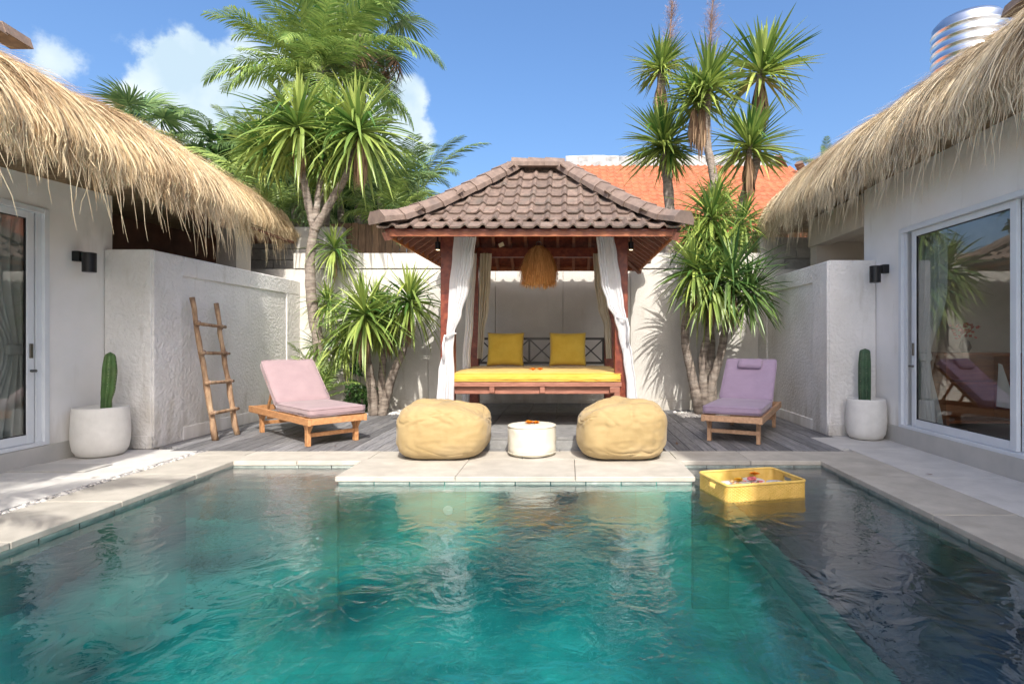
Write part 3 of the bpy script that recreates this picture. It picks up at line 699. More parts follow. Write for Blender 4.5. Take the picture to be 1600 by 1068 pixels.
# left house -----------------------------------------------------------------
hl = thing('house', 'white house on the left under a shaggy golden thatched roof with a glass sliding door', 'house', (-7, 5, 0))
ZT, ZB = 2.47, .175
DY1 = 5.65                                      # door opening far edge
w_ = MB(); w_.box(XWL - .2, XWL, DY1, 6.45, .17, 3.3); w_.box(XWL - .2, XWL, -6, DY1, ZT, 3.3); w_.box(XWL - .2, XWL, -6, .6, .17, ZT)
part('wall', w_, M['plaster'], hl)
part('plinth', MB().box(XWL - .2, XWL + .022, -6, 6.42, -.04, .17), M['plinth'], hl, bev=.006)
part('end_wall', MB().box(-9.5, XWL - .2, 6.25, 6.45, 0, 3.3), M['plaster'], hl)
part('back_wall', MB().box(-9.6, -9.5, -6, 6.45, 0, 3.3), M['plaster'], hl)
part('room_floor', MB().box(-9.5, XWL - .2, -6, 6.25, .1, .165), M['roomfloor'], hl)
part('room_wall', MB().box(-9.49, -8.0, -6, 6.24, .17, 3.2), M['roomwall'], hl)
part('ceiling', MB().box(-9.4, XWL - .201, -6, 6.24, 2.75, 2.8), M['beige'], hl)
# porch beyond: brown ceiling boards, posts
part('porch_ceiling', MB().box(-9, -4.75, 6.46, 10.0, 2.86, 2.9), M['brown'], hl)
part('porch_wall', MB().box(-5.9, -5.8, 6.46, 10.0, 0, 2.86), M['brown'], hl)
for yy in (8.6,): part('porch_post', MB().box(-5.25, -4.95, yy, yy + .4, 2.1, 2.86), M['beige'], hl)
def sliding(parent, X, s, ys, ztop, zbot, handle_y):
    """aluminium sliding door in a wall at X, room on side s; ys = far jamb edge, stile edges going towards the camera"""
    fr = MB(); y_out = ys[0]
    fr.box(*sorted((X - s * .02, X + s * .14)), y_out - .055, y_out, zbot, ztop); fr.box(*sorted((X - s * .02, X + s * .14)), ys[-1], y_out - .055, ztop - .055, ztop)
    fr.box(*sorted((X - s * .02, X + s * .14)), ys[-1], y_out - .055, zbot - .001, zbot + .035)
    part('door_frame', fr, M['alu'], parent, bev=.004)
    fr = MB(); fr.box(*sorted((X + s * .012, X + s * .03)), y_out - .11, y_out - .056, zbot + .036, ztop - .056)
    part('track_cover', fr, M['alu'], parent)
    for i in range(1, len(ys) - 1):
        a, b = ys[i], ys[i + 1]; off = .02 if i % 2 else .065
        x0, x1 = sorted((X + s * off, X + s * (off + .04)))
        d = MB(); sw = .075
        d.box(x0, x1, a - sw, a, zbot + .037, ztop - .057); d.box(x0, x1, b, b + sw, zbot + .037, ztop - .057)
        d.box(x0, x1, b + sw, a - sw, zbot + .037, zbot + .12); d.box(x0, x1, b + sw, a - sw, ztop - .12, ztop - .057)
        dd = part('sliding_door', d, M['alu'], parent, bev=.005)
        xm = (x0 + x1) / 2
        gp = part('pane', MB().box(xm - .003, xm + .003, b + sw - .004, a - sw + .004, zbot + .116, ztop - .116), M['glass'], dd)
        gs = MB(); q = .008
        for (yy0, yy1, z0, z1) in ((b + sw, b + sw + q, zbot + .12, ztop - .12), (a - sw - q, a - sw, zbot + .12, ztop - .12), (b + sw + q, a - sw - q, zbot + .12, zbot + .128), (b + sw + q, a - sw - q, ztop - .128, ztop - .12)):
            gs.box(x0 + .01, x1 - .01, yy0, yy1, z0, z1)
        part('seal', gs, M['black'], dd)
        if i == 1:
            h = MB(); hx = X - s * .0 + s * off - s * .006
            h.box(*sorted((hx - s * .006, hx + s * .006)), a - .055, a - .022, 1.02, 1.16); part('handle', h, M['chrome'], dd, bev=.004)
            h = MB(); h.tube([(hx + s * .01, a - .035, .90), (hx - s * .045, a - .035, .90)], .013, 10); h.tube([(hx - s * .045, a - .035, .895), (hx - s * .045, a - .075, .895)], .006, 8); part('lock', h, M['chrome'], dd)
sliding(hl, XWL, -1, [DY1, 5.53, 3.95, 2.4, .6], ZT, ZB, 5.5)
def lshift(y):
    f = np.clip((y - 5.6) / 3.6, 0, 1); f = f * f * (3 - 2 * f); return f * .84, f * .27
thatch(hl, -1, 4.0, 2.71, 2.2, 10.2, 'thatch', 11, 20, .95, shift=lshift)
cap_me = MB(); cap_me.add([(-.11, -.17, 0), (-.07, -.17, .08), (.07, -.17, .08), (.11, -.17, 0), (-.11, .17, 0), (-.07, .17, .08), (.07, .17, .08), (.11, .17, 0)],
                          [(0, 1, 5, 4), (1, 2, 6, 5), (2, 3, 7, 6), (0, 3, 2, 1), (4, 5, 6, 7), (0, 4, 7, 3)])
cap_me = cap_me.mesh('ridge_cap'); cap_me.materials.append(M['cap'])
for i in range(8): piece('ridge_cap', cap_me, at(13, 64, 6.6) + Vector((0, -.31 * i, 0)), hl, (R(-4), 0, 0), (1.25, 1, 1.6))
part('ridge_beam', MB().box(-6.5, -6.3, 3.2, 5.9, 3.9, 4.5), M['thatchbase'], hl)

# right house ----------------------------------------------------------------
hr = thing('house', 'white house on the right under a shaggy greyish thatched roof with wide glass sliding doors', 'house', (6, 5, 0))
DYR = 6.69
w_ = MB(); w_.box(XWR, XWR + .2, DYR, 7.5, .19, 3.6); w_.box(XWR, XWR + .2, -6, DYR, ZT, 3.6); w_.box(XWR, XWR + .2, -6, 1.4, .19, ZT)
part('wall', w_, M['plaster'], hr)
part('plinth', MB().box(XWR - .022, XWR + .2, -6, 7.19, -.04, .19), M['plinth'], hr, bev=.006)
part('end_wall', MB().box(XWR + .2, 8.2, 7.3, 7.5, 0, 3.6), M['beige'], hr)
part('back_wall', MB().box(8.1, 8.2, -6, 7.3, 0, 3.6), M['roomwall'], hr)
part('room_floor', MB().box(XWR + .2, 8.1, -6, 7.3, .1, .165), M['roomfloor'], hr)
part('room_wall', MB().box(XWR + .21, 8.09, 7.27, 7.298, .17, 2.79), M['roomwall'], hr)
part('ceiling', MB().box(XWR + .201, 8.1, -6, 7.3, 2.75, 2.8), M['beige'], hr)
part('porch_beam', MB().box(XWR - .02, XWR + .22, 7.502, 9.2, 2.66, 3.1), M['beige'], hr, bev=.01)
part('porch_ceiling', MB().box(XWR + .22, 6.0, 7.5, 9.2, 2.72, 2.76), M['beige'], hr)
part('porch_wall', MB().box(XWR + .02, 5.6, 9.0, 9.2, 0, 2.72), M['beige'], hr)
sliding(hr, XWR, 1, [DYR, 6.5, 4.98, 3.3, 1.4], ZT, ZB + .015, 6.4)
thatch(hr, 1, 3.46, 3.13, 1.6, 10.45, 'thatchr', 23, 28, 1.15)
for i in range(5): piece('ridge_cap', cap_me, at(1600, 12, 6.0) + Vector((0.02, -.31 * i, 0)), hr, (R(-4), 0, 0), (1.25, 1, 1.6))

# things in the rooms
def drape(name, label, cat, X, ya, yb, ztop, zbot, tie_z, m, side, tie_to, seed=0, group=None):
    t = thing(name, label, cat, (X, (ya + yb) / 2, zbot), group=group)
    nu, nv = 90, 26; V = []; F = []
    for j in range(nv):
        f = j / (nv - 1); z = ztop + (zbot - ztop) * f
        kk = math.exp(-((z - tie_z) / .42) ** 2) if z > tie_z else math.exp(-((z - tie_z) / .55) ** 2)
        for i in range(nu):
            s_ = i / (nu - 1); y = ya + (yb - ya) * s_; yc = tie_to; y = y + (yc + (y - yc) * .33 - y) * kk
            V.append((X + .035 * (1 - .4 * kk) * math.sin(s_ * 34 * math.pi / 2.2 + seed) + .01 * math.sin(s_ * 60 + f * 5), y, z))
    F = [(j * nu + i, j * nu + i + 1, (j + 1) * nu + i + 1, (j + 1) * nu + i) for j in range(nv - 1) for i in range(nu - 1)]
    mb = MB(); mb.add(V, F); part('cloth', mb, m, t, True)
    b = MB(); w2 = abs(yb - ya) * .2; b.box(X - .05, X + .05, tie_to - w2, tie_to + w2, tie_z - .05, tie_z + .05); part('tieback', b, m, t, bev=.02)
drape('curtain', 'pale pleated curtain tied back inside the left glass door', 'curtain', XWL - .25, 4.95, 5.76, 2.44, .2, 1.1, M['drape'], -1, 5.62)
drape('curtain', 'pale pleated curtain gathered inside the right glass door by its jamb', 'curtain', XWR + .27, 6.32, 6.95, 2.44, .2, 1.0, M['drape'], 1, 6.72, 2)
t = thing('open_cabinet', 'varnished red-brown open shelf cabinet inside the right room', 'cabinet', (4.95, 7.1, .17))
for a in (4.5, 5.36): part('side_panel', MB().box(a, a + .04, 6.85, 7.26, .17, 1.0), M['cabinet'], t)
part('top_board', MB().box(4.46, 5.44, 6.83, 7.262, 1.0, 1.04), M['cabinet'], t); part('shelf', MB().box(4.54, 5.36, 6.86, 7.25, .66, .69), M['cabinet'], t); part('shelf', MB().box(4.54, 5.36, 6.86, 7.25, .2, .23), M['cabinet'], t)
part('back_panel', MB().box(4.54, 5.36, 7.24, 7.258, .23, 1.0), M['cabinet'], t)
c = MB(); c.add([(5.16, 6.84, .9), (5.10, 6.82, .9), (5.0, 6.72, .42), (5.24, 6.72, .38), (5.3, 6.82, .45), (5.12, 6.85, .92)], [(0, 1, 2, 3), (0, 3, 4), (1, 0, 5)])
tag(part('hanging_cloth', c, M['paper']), 'small white cloth hanging from the cabinet inside the right room', 'cloth')
def flower(name, label, loc, r=.06, m='petal', n=11, group='orange blossoms', cat='flower', layers=3, seed=0):
    rr = random.Random(seed); mb = MB()
    for ly in range(layers):
        for i in range(n):
            a = 2 * math.pi * i / n + ly * .3 + rr.uniform(-.1, .1); rad = r * (1 - .27 * ly); up = .25 + .32 * ly
            d = Vector((math.cos(a), math.sin(a), 0)); s_ = Vector((-math.sin(a), math.cos(a), 0)); wd = rad * .30
            p0 = Vector((0, 0, .004 + .008 * ly)); p1 = d * rad * .6 + Vector((0, 0, rad * up * .7 + .008)); p2 = d * rad + Vector((0, 0, rad * up * rr.uniform(.6, 1.1) + .006))
            mb.add([p0, p1 - s_ * wd, p2, p1 + s_ * wd], [(0, 1, 2, 3)])
    t = thing(name, label, cat, loc, group=group, local=True); part('petals', mb, M[m], t)
    part('centre', MB().lathe([(r * .22, 0), (r * .26, r * .3), (.001, r * .5)], 10), M[m], t, True); return t
t = thing('vase', 'dark vase holding red flowers on the cabinet inside the right room', 'vase', (4.83, 7.0, 1.042), local=True)
part('vase_body', MB().lathe([(.04, 0), (.07, .06), (.05, .13), (.03, .16)], 16), M['black'], t, True)
mb = MB(); rr = random.Random(2)
for i in range(60):
    a = rr.uniform(0, 6.28); r_ = rr.uniform(0, .14); z = .2 + rr.uniform(0, .16) - r_ * .3; d = Vector((math.cos(a) * r_, math.sin(a) * r_, z)); q = Vector((rr.uniform(-1, 1), rr.uniform(-1, 1), rr.uniform(-.4, 1))).normalized() * .05; s_ = q.orthogonal().normalized() * .022
    mb.add([d, d + q * .5 + s_, d + q, d + q * .5 - s_], [(0, 1, 2, 3)])
part('red_blossoms', mb, M['red'], t)
t = thing('low_table', 'low round pale table on the floor inside the right room', 'table', (5.2, 5.9, .165), local=True)
part('table_top', MB().lathe([(.40, .22), (.42, .24), (.40, .26)], 32), M['teakpale'], t); part('pedestal', MB().lathe([(.22, 0), (.12, .1), (.12, .22)], 20), M['teakpale'], t)

# wall lamps
def wall_lamp(label, X, s, y, z):
    t = thing('wall_lamp', label, 'wall lamp', (X, y, z), group='black wall lamps')
    part('mount', MB().box(*sorted((X, X + s * .075)), y - .04, y + .04, z + .02, z + .125), M['black'], t, bev=.004)
    b = MB(); b.lathe([(.062, -.10), (.062, .10)], 28, (X + s * .15, y, z + .01)); part('lamp_body', b, M['black'], t, bev=.003)
wall_lamp('black cylindrical wall lamp on the left house above the potted cactus', XWL, 1, 5.96, 1.985)
wall_lamp('black cylindrical wall lamp on the right house above the potted cactus', XWR, -1, 6.95, 1.975)

# pots and cacti
def pot(loc, r, h, label, m='pot'):
    t = thing('plant_pot', label, 'plant pot', loc, group='white round pots', local=True)
    pr = [(r * .62, 0), (r * .80, h * .03), (r * .93, h * .14), (r * .985, h * .3), (r, h * .5), (r * .985, h * .75), (r * .95, h * .96), (r * .93, h), (r * .87, h), (r * .86, h * .9)]
    part('pot_shell', MB().lathe(pr, 48), M[m], t, True); part('soil', MB().lathe([(r * .87, h * .88), (.001, h * .9)], 24), M['soil'], t); return t
pot((-4.845, 5.98, 0), .252, .505, 'large white rounded pot by the left door holding a bright green cactus')
pot((3.615, 7.0 - .02, 0), .228, .485, 'tall white rounded pot by the right door holding a dark green cactus')
def cactus(loc, label, pts, rad, m, ribs=6):
    t = thing('cactus', label, 'cactus', loc, group='column cacti in white pots', local=True)
    n = ribs * 6; V = []; F = []; K = 34
    for j in range(K):
        f = j / (K - 1); q = f * (len(pts) - 1); i = min(int(q), len(pts) - 2); u_ = q - i; c = Vector(pts[i]).lerp(Vector(pts[i + 1]), u_); r = rad[i] + (rad[i + 1] - rad[i]) * (u_ * u_ * (3 - 2 * u_))
        if f > .93: r *= math.sqrt(max(0, 1 - ((f - .93) / .07) ** 2)) * .98 + .02
        for k2 in range(n):
            a = 2 * math.pi * k2 / n; rr_ = r * (1 + .26 * (abs(math.cos(a * ribs / 2)) - .6)); V.append((c.x + rr_ * math.cos(a), c.y + rr_ * math.sin(a), c.z))
    F = [(j * n + i, j * n + (i + 1) % n, (j + 1) * n + (i + 1) % n, (j + 1) * n + i) for j in range(K - 1) for i in range(n)]
    mb = MB(); mb.add(V, F); mb.f.append(tuple((K - 1) * n + i for i in range(n))); part('cactus_stem', mb, M[m], t, True)
    rr = random.Random(3); sp = MB()
    for k2 in range(ribs):
        for j in range(22):
            f = j / 22 * .94; q = f * (len(pts) - 1); i = min(int(q), len(pts) - 2); c = Vector(pts[i]).lerp(Vector(pts[i + 1]), q - i); r = rad[i] + (rad[i + 1] - rad[i]) * (q - i)
            a = 2 * math.pi * k2 / ribs; d = Vector((math.cos(a), math.sin(a), 0)); b0 = c + d * r * 1.06
            for z in range(3):
                e_ = (d + Vector((rr.uniform(-.8, .8), rr.uniform(-.8, .8), rr.uniform(-.6, .6)))).normalized() * .014; s_ = e_.orthogonal().normalized() * .0012
                sp.add([b0 - s_, b0 + s_, b0 + e_], [(0, 1, 2)])
    part('spines', sp, M['card'], t, kind='stuff')
cactus((-4.79, 5.98, .44), 'bright green ribbed column cactus, slightly curved, in the left pot', [(0, 0, 0), (0, 0, .12), (.02, 0, .24), (.035, 0, .42), (.04, 0, .63)], [.048, .046, .058, .062, .045], 'cactus', 6)
cactus((3.60, 6.98, .43), 'straight dark green column cactus in the right pot', [(0, 0, 0), (0, 0, .2), (0, 0, .45), (.005, 0, .66)], [.062, .066, .066, .055], 'cactusd', 7)

# ------------------------------------------------------------------ ladder
t = thing('ladder', 'rustic ladder of raw branches leaning on the white wall', 'ladder', (-4.2, 7.05, 0))
La, Lb = Vector((-4.18, 6.84, .0)), Vector((-4.5, 6.90, 1.70)); Ra_, Rb_ = Vector((-4.16, 7.24, 0)), Vector((-4.5, 7.36, 1.66))
def rough_tube(a, b, r0, r1, seed, n=14):
    rr = random.Random(seed); P = []; Rr = []
    for i in range(n):
        f = i / (n - 1); P.append(a.lerp(b, f) + Vector((rr.uniform(-1, 1), rr.uniform(-1, 1), 0)) * .007); Rr.append((r0 + (r1 - r0) * f) * rr.uniform(.9, 1.12))
    return MB().tube(P, Rr, 10, .12, seed)
part('side_pole', rough_tube(La, Lb, .036, .028, 1), M['log'], t, True); part('side_pole', rough_tube(Ra_, Rb_, .034, .027, 2), M['log'], t, True)
for i, f in enumerate((.19, .40, .61, .815)):
    a = La.lerp(Lb, f); b = Ra_.lerp(Rb_, f); d = (b - a).normalized(); off = Vector((.035, 0, 0))
    rg = part('rung', rough_tube(a - d * .06 + off, b + d * .06 + off + Vector((0, 0, .01)), .021, .019, 10 + i, 8), M['log'], t, True)
    for q in (a, b):
        part('rope_lashing', MB().tube([q + off * .5 + Vector((.035 * math.cos(x), 0.012 * math.sin(x * 2), .035 * math.sin(x))) for x in [j * .5 for j in range(26)]], .005, 5), M['twig'], rg, True)

def rrect(w0, d0, r, n=6, ins=0):
    pts = []
    for (cx, cy, a0) in ((w0 - r, r, -90), (w0 - r, d0 - r, 0), (r, d0 - r, 90), (r, r, 180)):
        for i in range(n + 1):
            a = R(a0 + 90 * i / n); pts.append((cx + (r - ins) * math.cos(a), cy + (r - ins) * math.sin(a)))
    return pts
# ------------------------------------------------------------------ loungers
def lounger(label, loc, rot, cm, wood, pillow):
    t = thing('sun_lounger', label, 'sun lounger', loc, rot, 'cushioned wooden sun loungers', local=True)
    hw = .325; L_ = 1.88
    for s in (-1, 1):
        b = MB(); x = s * hw
        b.box(x - .018, x + .018, 0, L_, .245, .325); part('side_rail', b, M[wood], t, bev=.004)
        for y in (.16, 1.58):
            b = MB(); b.box(x - s * .046 - .022, x - s * .046 + .022, y - .036, y + .036, 0, .25); part('leg', b, M[wood], t, bev=.004)
            b = MB(); z0 = .245; xx = x - s * .046
            b.add([(xx - .012, y - .12, z0), (xx + .012, y - .12, z0), (xx - .012, y + .12, z0), (xx + .012, y + .12, z0), (xx - .012, y - .036, .15), (xx + .012, y - .036, .15), (xx - .012, y + .036, .15), (xx + .012, y + .036, .15)],
                  [(0, 2, 3, 1), (0, 1, 5, 4), (2, 6, 7, 3), (4, 5, 7, 6), (0, 4, 6, 2), (1, 3, 7, 5)]); part('bracket', b, M[wood], t)
    part('end_rail', MB().box(-hw + .019, hw - .019, .004, .034, .25, .322), M[wood], t, bev=.004)
    part('end_rail', MB().box(-hw + .019, hw - .019, L_ - .034, L_ - .004, .25, .322), M[wood], t, bev=.004)
    part('stretcher', MB().box(-hw + .05, hw - .05, .145, .175, .10, .145), M[wood], t, bev=.003)
    part('stretcher', MB().box(-hw + .05, hw - .05, 1.565, 1.595, .10, .145), M[wood], t, bev=.003)
    part('back_strut_bar', MB().box(-hw + .019, hw - .019, 1.30, 1.33, .20, .24), M[wood], t)
    for i in range(10): part('slat', MB().box(-hw + .02, hw - .02, .06 + i * .092, .06 + i * .092 + .06, .326, .343), M[wood], t)
    th = R(43); yh, zh = 1.0, .345
    def bk(x, s_, n_): return Vector((x, yh + s_ * math.cos(th) - n_ * math.sin(th), zh + s_ * math.sin(th) + n_ * math.cos(th)))
    for s in (-1, 1):
        b = MB(); b.bar(bk(s * .28, 0, -.015), bk(s * .28, .70, -.015), .035, .03); part('back_rail', b, M[wood], t, bev=.003)
        b = MB(); b.bar(bk(s * .22, .45, -.03), Vector((s * .22, 1.56, .26)), .025, .03); part('back_strut', b, M[wood], t)
    for i in range(7):
        b = MB(); b.bar(bk(-.27, .05 + i * .1, .008), bk(.27, .05 + i * .1, .008), .055, .015, up=(0, -math.sin(th), math.cos(th))); part('slat', b, M[wood], t)
    def pip(w0, y0, y1, z_, Mx):
        pts = [(x, y, z_) for x, y in [(a * 1, b * 1) for a, b in rrect(w0, y1 - y0, .035, 4, .0)]]
        pts = [Mx @ Vector((x - w0 / 2, y + y0, z)) for x, y, z in pts + pts[:1]]; return MB().tube(pts, .0045, 5, cap=False)
    me = rbox(.66, 1.02, .085, .03, 12, .012, .006, 3); me = xf(me, Matrix.Translation((0, .50, .345))); sc_ = part('seat_cushion', me, M[cm], t)
    for z_ in (.347, .418): part('piping', pip(.655, -.008, 1.008, z_, Matrix()), M[cm], sc_, True)
    me = rbox(.66, .74, .085, .03, 12, .012, .006, 8); me = xf(me, Matrix.Translation((0, .385, .02))); me = xf(me, Matrix.Translation((0, yh - .01, zh)) @ Matrix.Rotation(th, 4, 'X')); bc = part('back_cushion', me, M[cm], t)
    Mb = Matrix.Translation((0, yh - .01, zh)) @ Matrix.Rotation(th, 4, 'X')
    for z_ in (.028, .096): part('piping', pip(.655, .018, .752, z_, Mb), M[cm], bc, True)
    if pillow:
        me = rbox(.31, .16, .07, .032, 8, .01, .004, 4); me = xf(me, Matrix.Translation((0, .61, .108))); me = xf(me, Matrix.Translation((0, yh - .01, zh)) @ Matrix.Rotation(th, 4, 'X')); part('neck_pillow', me, M[cm], t)
    return t
lounger('teak sun lounger with a pinkish mauve cushion beside the rustic ladder', (-2.60, 6.54, .004), R(46.6), 'mauve', 'teak', False)
lounger('teak sun lounger with a lilac cushion and a small neck pillow, near the right wall', (1.86, 6.56, .004), R(-26.4), 'lilac', 'teakpale', True)
flower('blossom', 'orange blossom lying on the mauve lounger cushion', at(512, 634, 6.78) , .05, 'petaly', seed=1)
flower('blossom', 'orange blossom lying on the lilac lounger cushion', at(1148, 634, 6.95), .05, 'petal', seed=2)

# ------------------------------------------------------------------ bean bags and pouf
def beanbag(label, loc, sx, sy, h, seed, tilt):
    t = thing('bean_bag', label, 'bean bag', loc, group='tan bean bags', local=True)
    nu, nv = 150, 90; V = []
    for j in range(nv + 1):
        ph = math.pi * j / nv
        for i in range(nu):
            a = 2 * math.pi * i / nu; ca, sa = math.cos(a), math.sin(a)
            st = math.sin(ph); ct = math.cos(ph)
            r = abs(st) ** .40; z = math.copysign(abs(ct) ** (.50 if ct > 0 else .30), ct)
            sq = 1 / (abs(ca) ** 3.4 + abs(sa) ** 3.4) ** (1 / 3.4)
            x = r * ca * sq; y = r * sa * sq
            zz = .5 + .5 * z
            wide = 1.0 - .13 * max(0, .30 - zz) / .30 - .13 * max(0, zz - .5) ** 1.3
            nzs = fnz(x * 1.5 + seed, y * 1.5, zz * 1.6) * .11
            wx = .5 * fnz(x * 1.5, y * 1.5 + seed, zz * 2)
            fo = 1 - abs(fnz(x * 2.2 + seed, y * 2.2, zz * 7 + wx * 4 + seed)) * 2.2; fo2 = 1 - abs(fnz(x * 4.4 - seed, y * 4.4, zz * 12 + wx * 5)) * 2.2
            fo3 = 1 - abs(fnz(a * 2.2 + seed, zz * 1.4, r * 2.0 + 4)) * 2.4
            fold = .030 * max(0, fo) ** 4 + .009 * max(0, fo2) ** 3 + .016 * max(0, fo3) ** 4 * max(0, zz - .45) * 2
            mask = .45 + .55 * (0.5 + .5 * fnz(x * 1.1 - seed, y * 1.1, zz * 1.3) * 2)
            q = wide * (1 + nzs * (.4 + .6 * zz) - fold * max(0, mask) * 1.4)
            sm = min(abs(((a + .4) % (math.pi / 3)) - math.pi / 6) * 12, 1); q *= 1 - .014 * (1 - sm)
            dimple = .06 * math.exp(-((x - (.45 if tilt > 0 else -.35)) ** 2 + (y + .2) ** 2) * 14) * (zz > .6)
            top = 1 + (.10 * fnz(x * 1.6 + seed, y * 1.6, 3) + tilt * x * .8 - .10 * (x * x)) * max(0, zz - .4) * 1.5
            zf = fold * .5 * (zz > .75)
            V.append((x * q * sx, y * q * sy, max(0.0, (zz * h) * top - dimple * h * 2 - zf * h)))
    F = [(j * nu + i, (j + 1) * nu + i, (j + 1) * nu + (i + 1) % nu, j * nu + (i + 1) % nu) for j in range(nv) for i in range(nu)]
    mb = MB(); mb.add(V, F); me = mb.mesh('bag', True); bm = bmesh.new(); bm.from_mesh(me); bmesh.ops.remove_doubles(bm, verts=bm.verts[:], dist=1e-4); bm.to_mesh(me); bm.free()
    part('bag', me, M['tan'], t)
    return t
beanbag('tan bean bag left of the cream pouf, in front of the tied curtain', (-1.285, 6.0, 0), .48, .42, .56, 3.1, -.08)
beanbag('tan bean bag right of the cream pouf, with a puckered top corner', (.555, 5.98, 0), .465, .42, .57, 11.7, .09)
t = thing('pouf', 'round cream canvas pouf standing between the two bean bags', 'pouf', (-.373, 6.03, 0), local=True)
V = []; nu, nv = 72, 26; rr = random.Random(1)
prof = [(.0, .32), (.12, .322), (.2, .318), (.235, .308), (.246, .298), (.250, .27), (.252, .2), (.250, .12), (.253, .08), (.248, .03), (.235, .004), (.0, 0)]
for j in range(nv):
    q = j / (nv - 1) * (len(prof) - 1); i0 = min(int(q), len(prof) - 2); f = q - i0; r = prof[i0][0] * (1 - f) + prof[i0 + 1][0] * f; z = prof[i0][1] * (1 - f) + prof[i0 + 1][1] * f
    for i in range(nu):
        a = 2 * math.pi * i / nu; k_ = 1 + .035 * fnz(math.cos(a) * 2.4, math.sin(a) * 2.4, z * 16) * (z < .28); V.append((r * k_ * math.cos(a), r * k_ * math.sin(a), z + (.006 * fnz(r * 9 * math.cos(a), r * 9 * math.sin(a), 0))))
mb = MB(); mb.add(V, [(j * nu + i, (j + 1) * nu + i, (j + 1) * nu + (i + 1) % nu, j * nu + (i + 1) % nu) for j in range(nv - 1) for i in range(nu)])
part('pouf_cover', mb, M['cream'], t, True)
for z in (.303, .035): part('piping', MB().tube([(.248 * math.cos(a), .248 * math.sin(a), z) for a in [2 * math.pi * i / 60 for i in range(61)]], .006, 6, cap=False), M['cream'], t, True)
flower('blossom', 'left one of two orange blossoms on the cream pouf', (-.40, 6.03, .322), .055, 'petal', seed=3)
flower('blossom', 'right one of two orange blossoms on the cream pouf', (-.335, 6.02, .322), .05, 'petal', seed=4)

# ------------------------------------------------------------------ floating tray
A0 = Vector((1.235, 4.47, 0)); ux = Vector((.97, .235, 0)).normalized(); uy = Vector((-.235, .97, 0))
ang = math.atan2(ux.y, ux.x); TW, TD, TH = .72, .50, .155
t = thing('floating_tray', 'yellow woven rattan breakfast tray floating on the pool by the apron', 'tray', (A0.x, A0.y, WZ - .03), ang, local=True)
part('tray_base', MB().box(.012, TW - .012, .012, TD - .012, 0, .018), M['basket'], t)
# woven wall: staggered bumps of weave, joined as one part, with handle openings
rings = rrect(TW, TD, .05, 6, .008)
per = []
for i in range(len(rings)):
    a = Vector(rings[i]); b = Vector(rings[(i + 1) % len(rings)]); n_ = max(1, round((b - a).length / .017))
    for j in range(n_): per.append((a.lerp(b, j / n_), (b - a).normalized()))
mb = MB(); bars = MB()
def hole(p, z): return (p.x < .03 or p.x > TW - .03) and abs(p.y - TD / 2) < .055 and .085 < z < .135
for zi in range(13):
    z = .008 + zi * .0112
    for i, (p_, d_) in enumerate(per):
        if hole(p_, z): continue
        q = per[(i + 1) % len(per)][0]; nrm = Vector((d_.y, -d_.x)); o_ = .006 if (i + zi) % 2 else 0
        a = p_ + nrm * o_; b = q + nrm * o_
        i2 = p_ - nrm * .006; j2 = q - nrm * .006
        mb.add([(a.x, a.y, z), (b.x, b.y, z), (b.x, b.y, z + .0098), (a.x, a.y, z + .0098), (i2.x, i2.y, z), (j2.x, j2.y, z), (j2.x, j2.y, z + .0112), (i2.x, i2.y, z + .0112)],
               [(0, 1, 2, 3), (4, 7, 6, 5), (3, 2, 6, 7), (0, 4, 5, 1), (0, 3, 7, 4), (1, 5, 6, 2)])
part('woven_wall', mb, M['basket'], t, kind='stuff')
rim = rrect(TW, TD, .05, 6, .006); part('rim', MB().tube([(x, y, TH) for x, y in rim + rim[:1]], .011, 8, cap=False), M['basket'], t, True)
for s in (0, 1):
    xx = .008 if s == 0 else TW - .008
    part('handle_edge', MB().tube([(xx, TD / 2 - .06, .088), (xx, TD / 2 + .06, .088), (xx, TD / 2 + .062, .132), (xx, TD / 2 - .062, .132), (xx, TD / 2 - .06, .088)], .007, 6), M['basket'], t, True)
def on_tray(x, y, z=.018): return A0 + ux * x + uy * y + Vector((0, 0, WZ - .03 + z))
def dish(label, p_, r, fill, seed):
    d = thing('plate', label, 'plate', p_, group='plates on the floating tray', local=True)
    part('plate_body', MB().lathe([(.001, 0), (r * .6, 0), (r, .02), (r * .98, .026), (r * .58, .008), (.001, .008)], 28), M['china'], d, True)
    return d
stand = .075
dish('white plate of pastries at the left end of the floating tray', on_tray(.20, .25, stand), .125, None, 1)
dish('white plate of pink fruit in the middle of the floating tray', on_tray(.43, .34, stand), .10, None, 2)
dish('white plate of dark berries at the right end of the floating tray', on_tray(.58, .22, stand), .085, None, 3)
def heap(name, label, cat, c, r, n, mk, s0, s1, seed):
    rr = random.Random(seed); mb = MB()
    for i in range(n):
        a = rr.uniform(0, 6.28); q = r * math.sqrt(rr.random()); x, y = q * math.cos(a), q * math.sin(a); z = .012 + (1 - q / r) * s1 * 1.3
        Mx = Matrix.Translation((x, y, z)) @ Matrix.Rotation(rr.uniform(0, 6), 4, 'Z') @ Matrix.Rotation(rr.uniform(-.5, .5), 4, 'X')
        w1 = rr.uniform(s0, s1); pr = [(w1 * .5, -.3 * w1), (w1 * .95, -.1 * w1), (w1, .1 * w1), (w1 * .5, .35 * w1)]
        b = MB().lathe(pr, 9); mb.add([Mx @ Vector((v[0], v[1] * .75, v[2])) for v in b.v], b.f)
    return tag(part_at(name, mb, M[mk], c), label, cat)
def part_at(name, mb, m, loc):
    o = bpy.data.objects.new(name, mb.mesh(name, True)); o.data.materials.append(m); C.objects.link(o); o.location = loc; return o
heap('pastry', 'small heap of pastries on the left plate of the floating tray', 'food', on_tray(.20, .25, stand), .085, 7, 'food', .02, .032, 1)
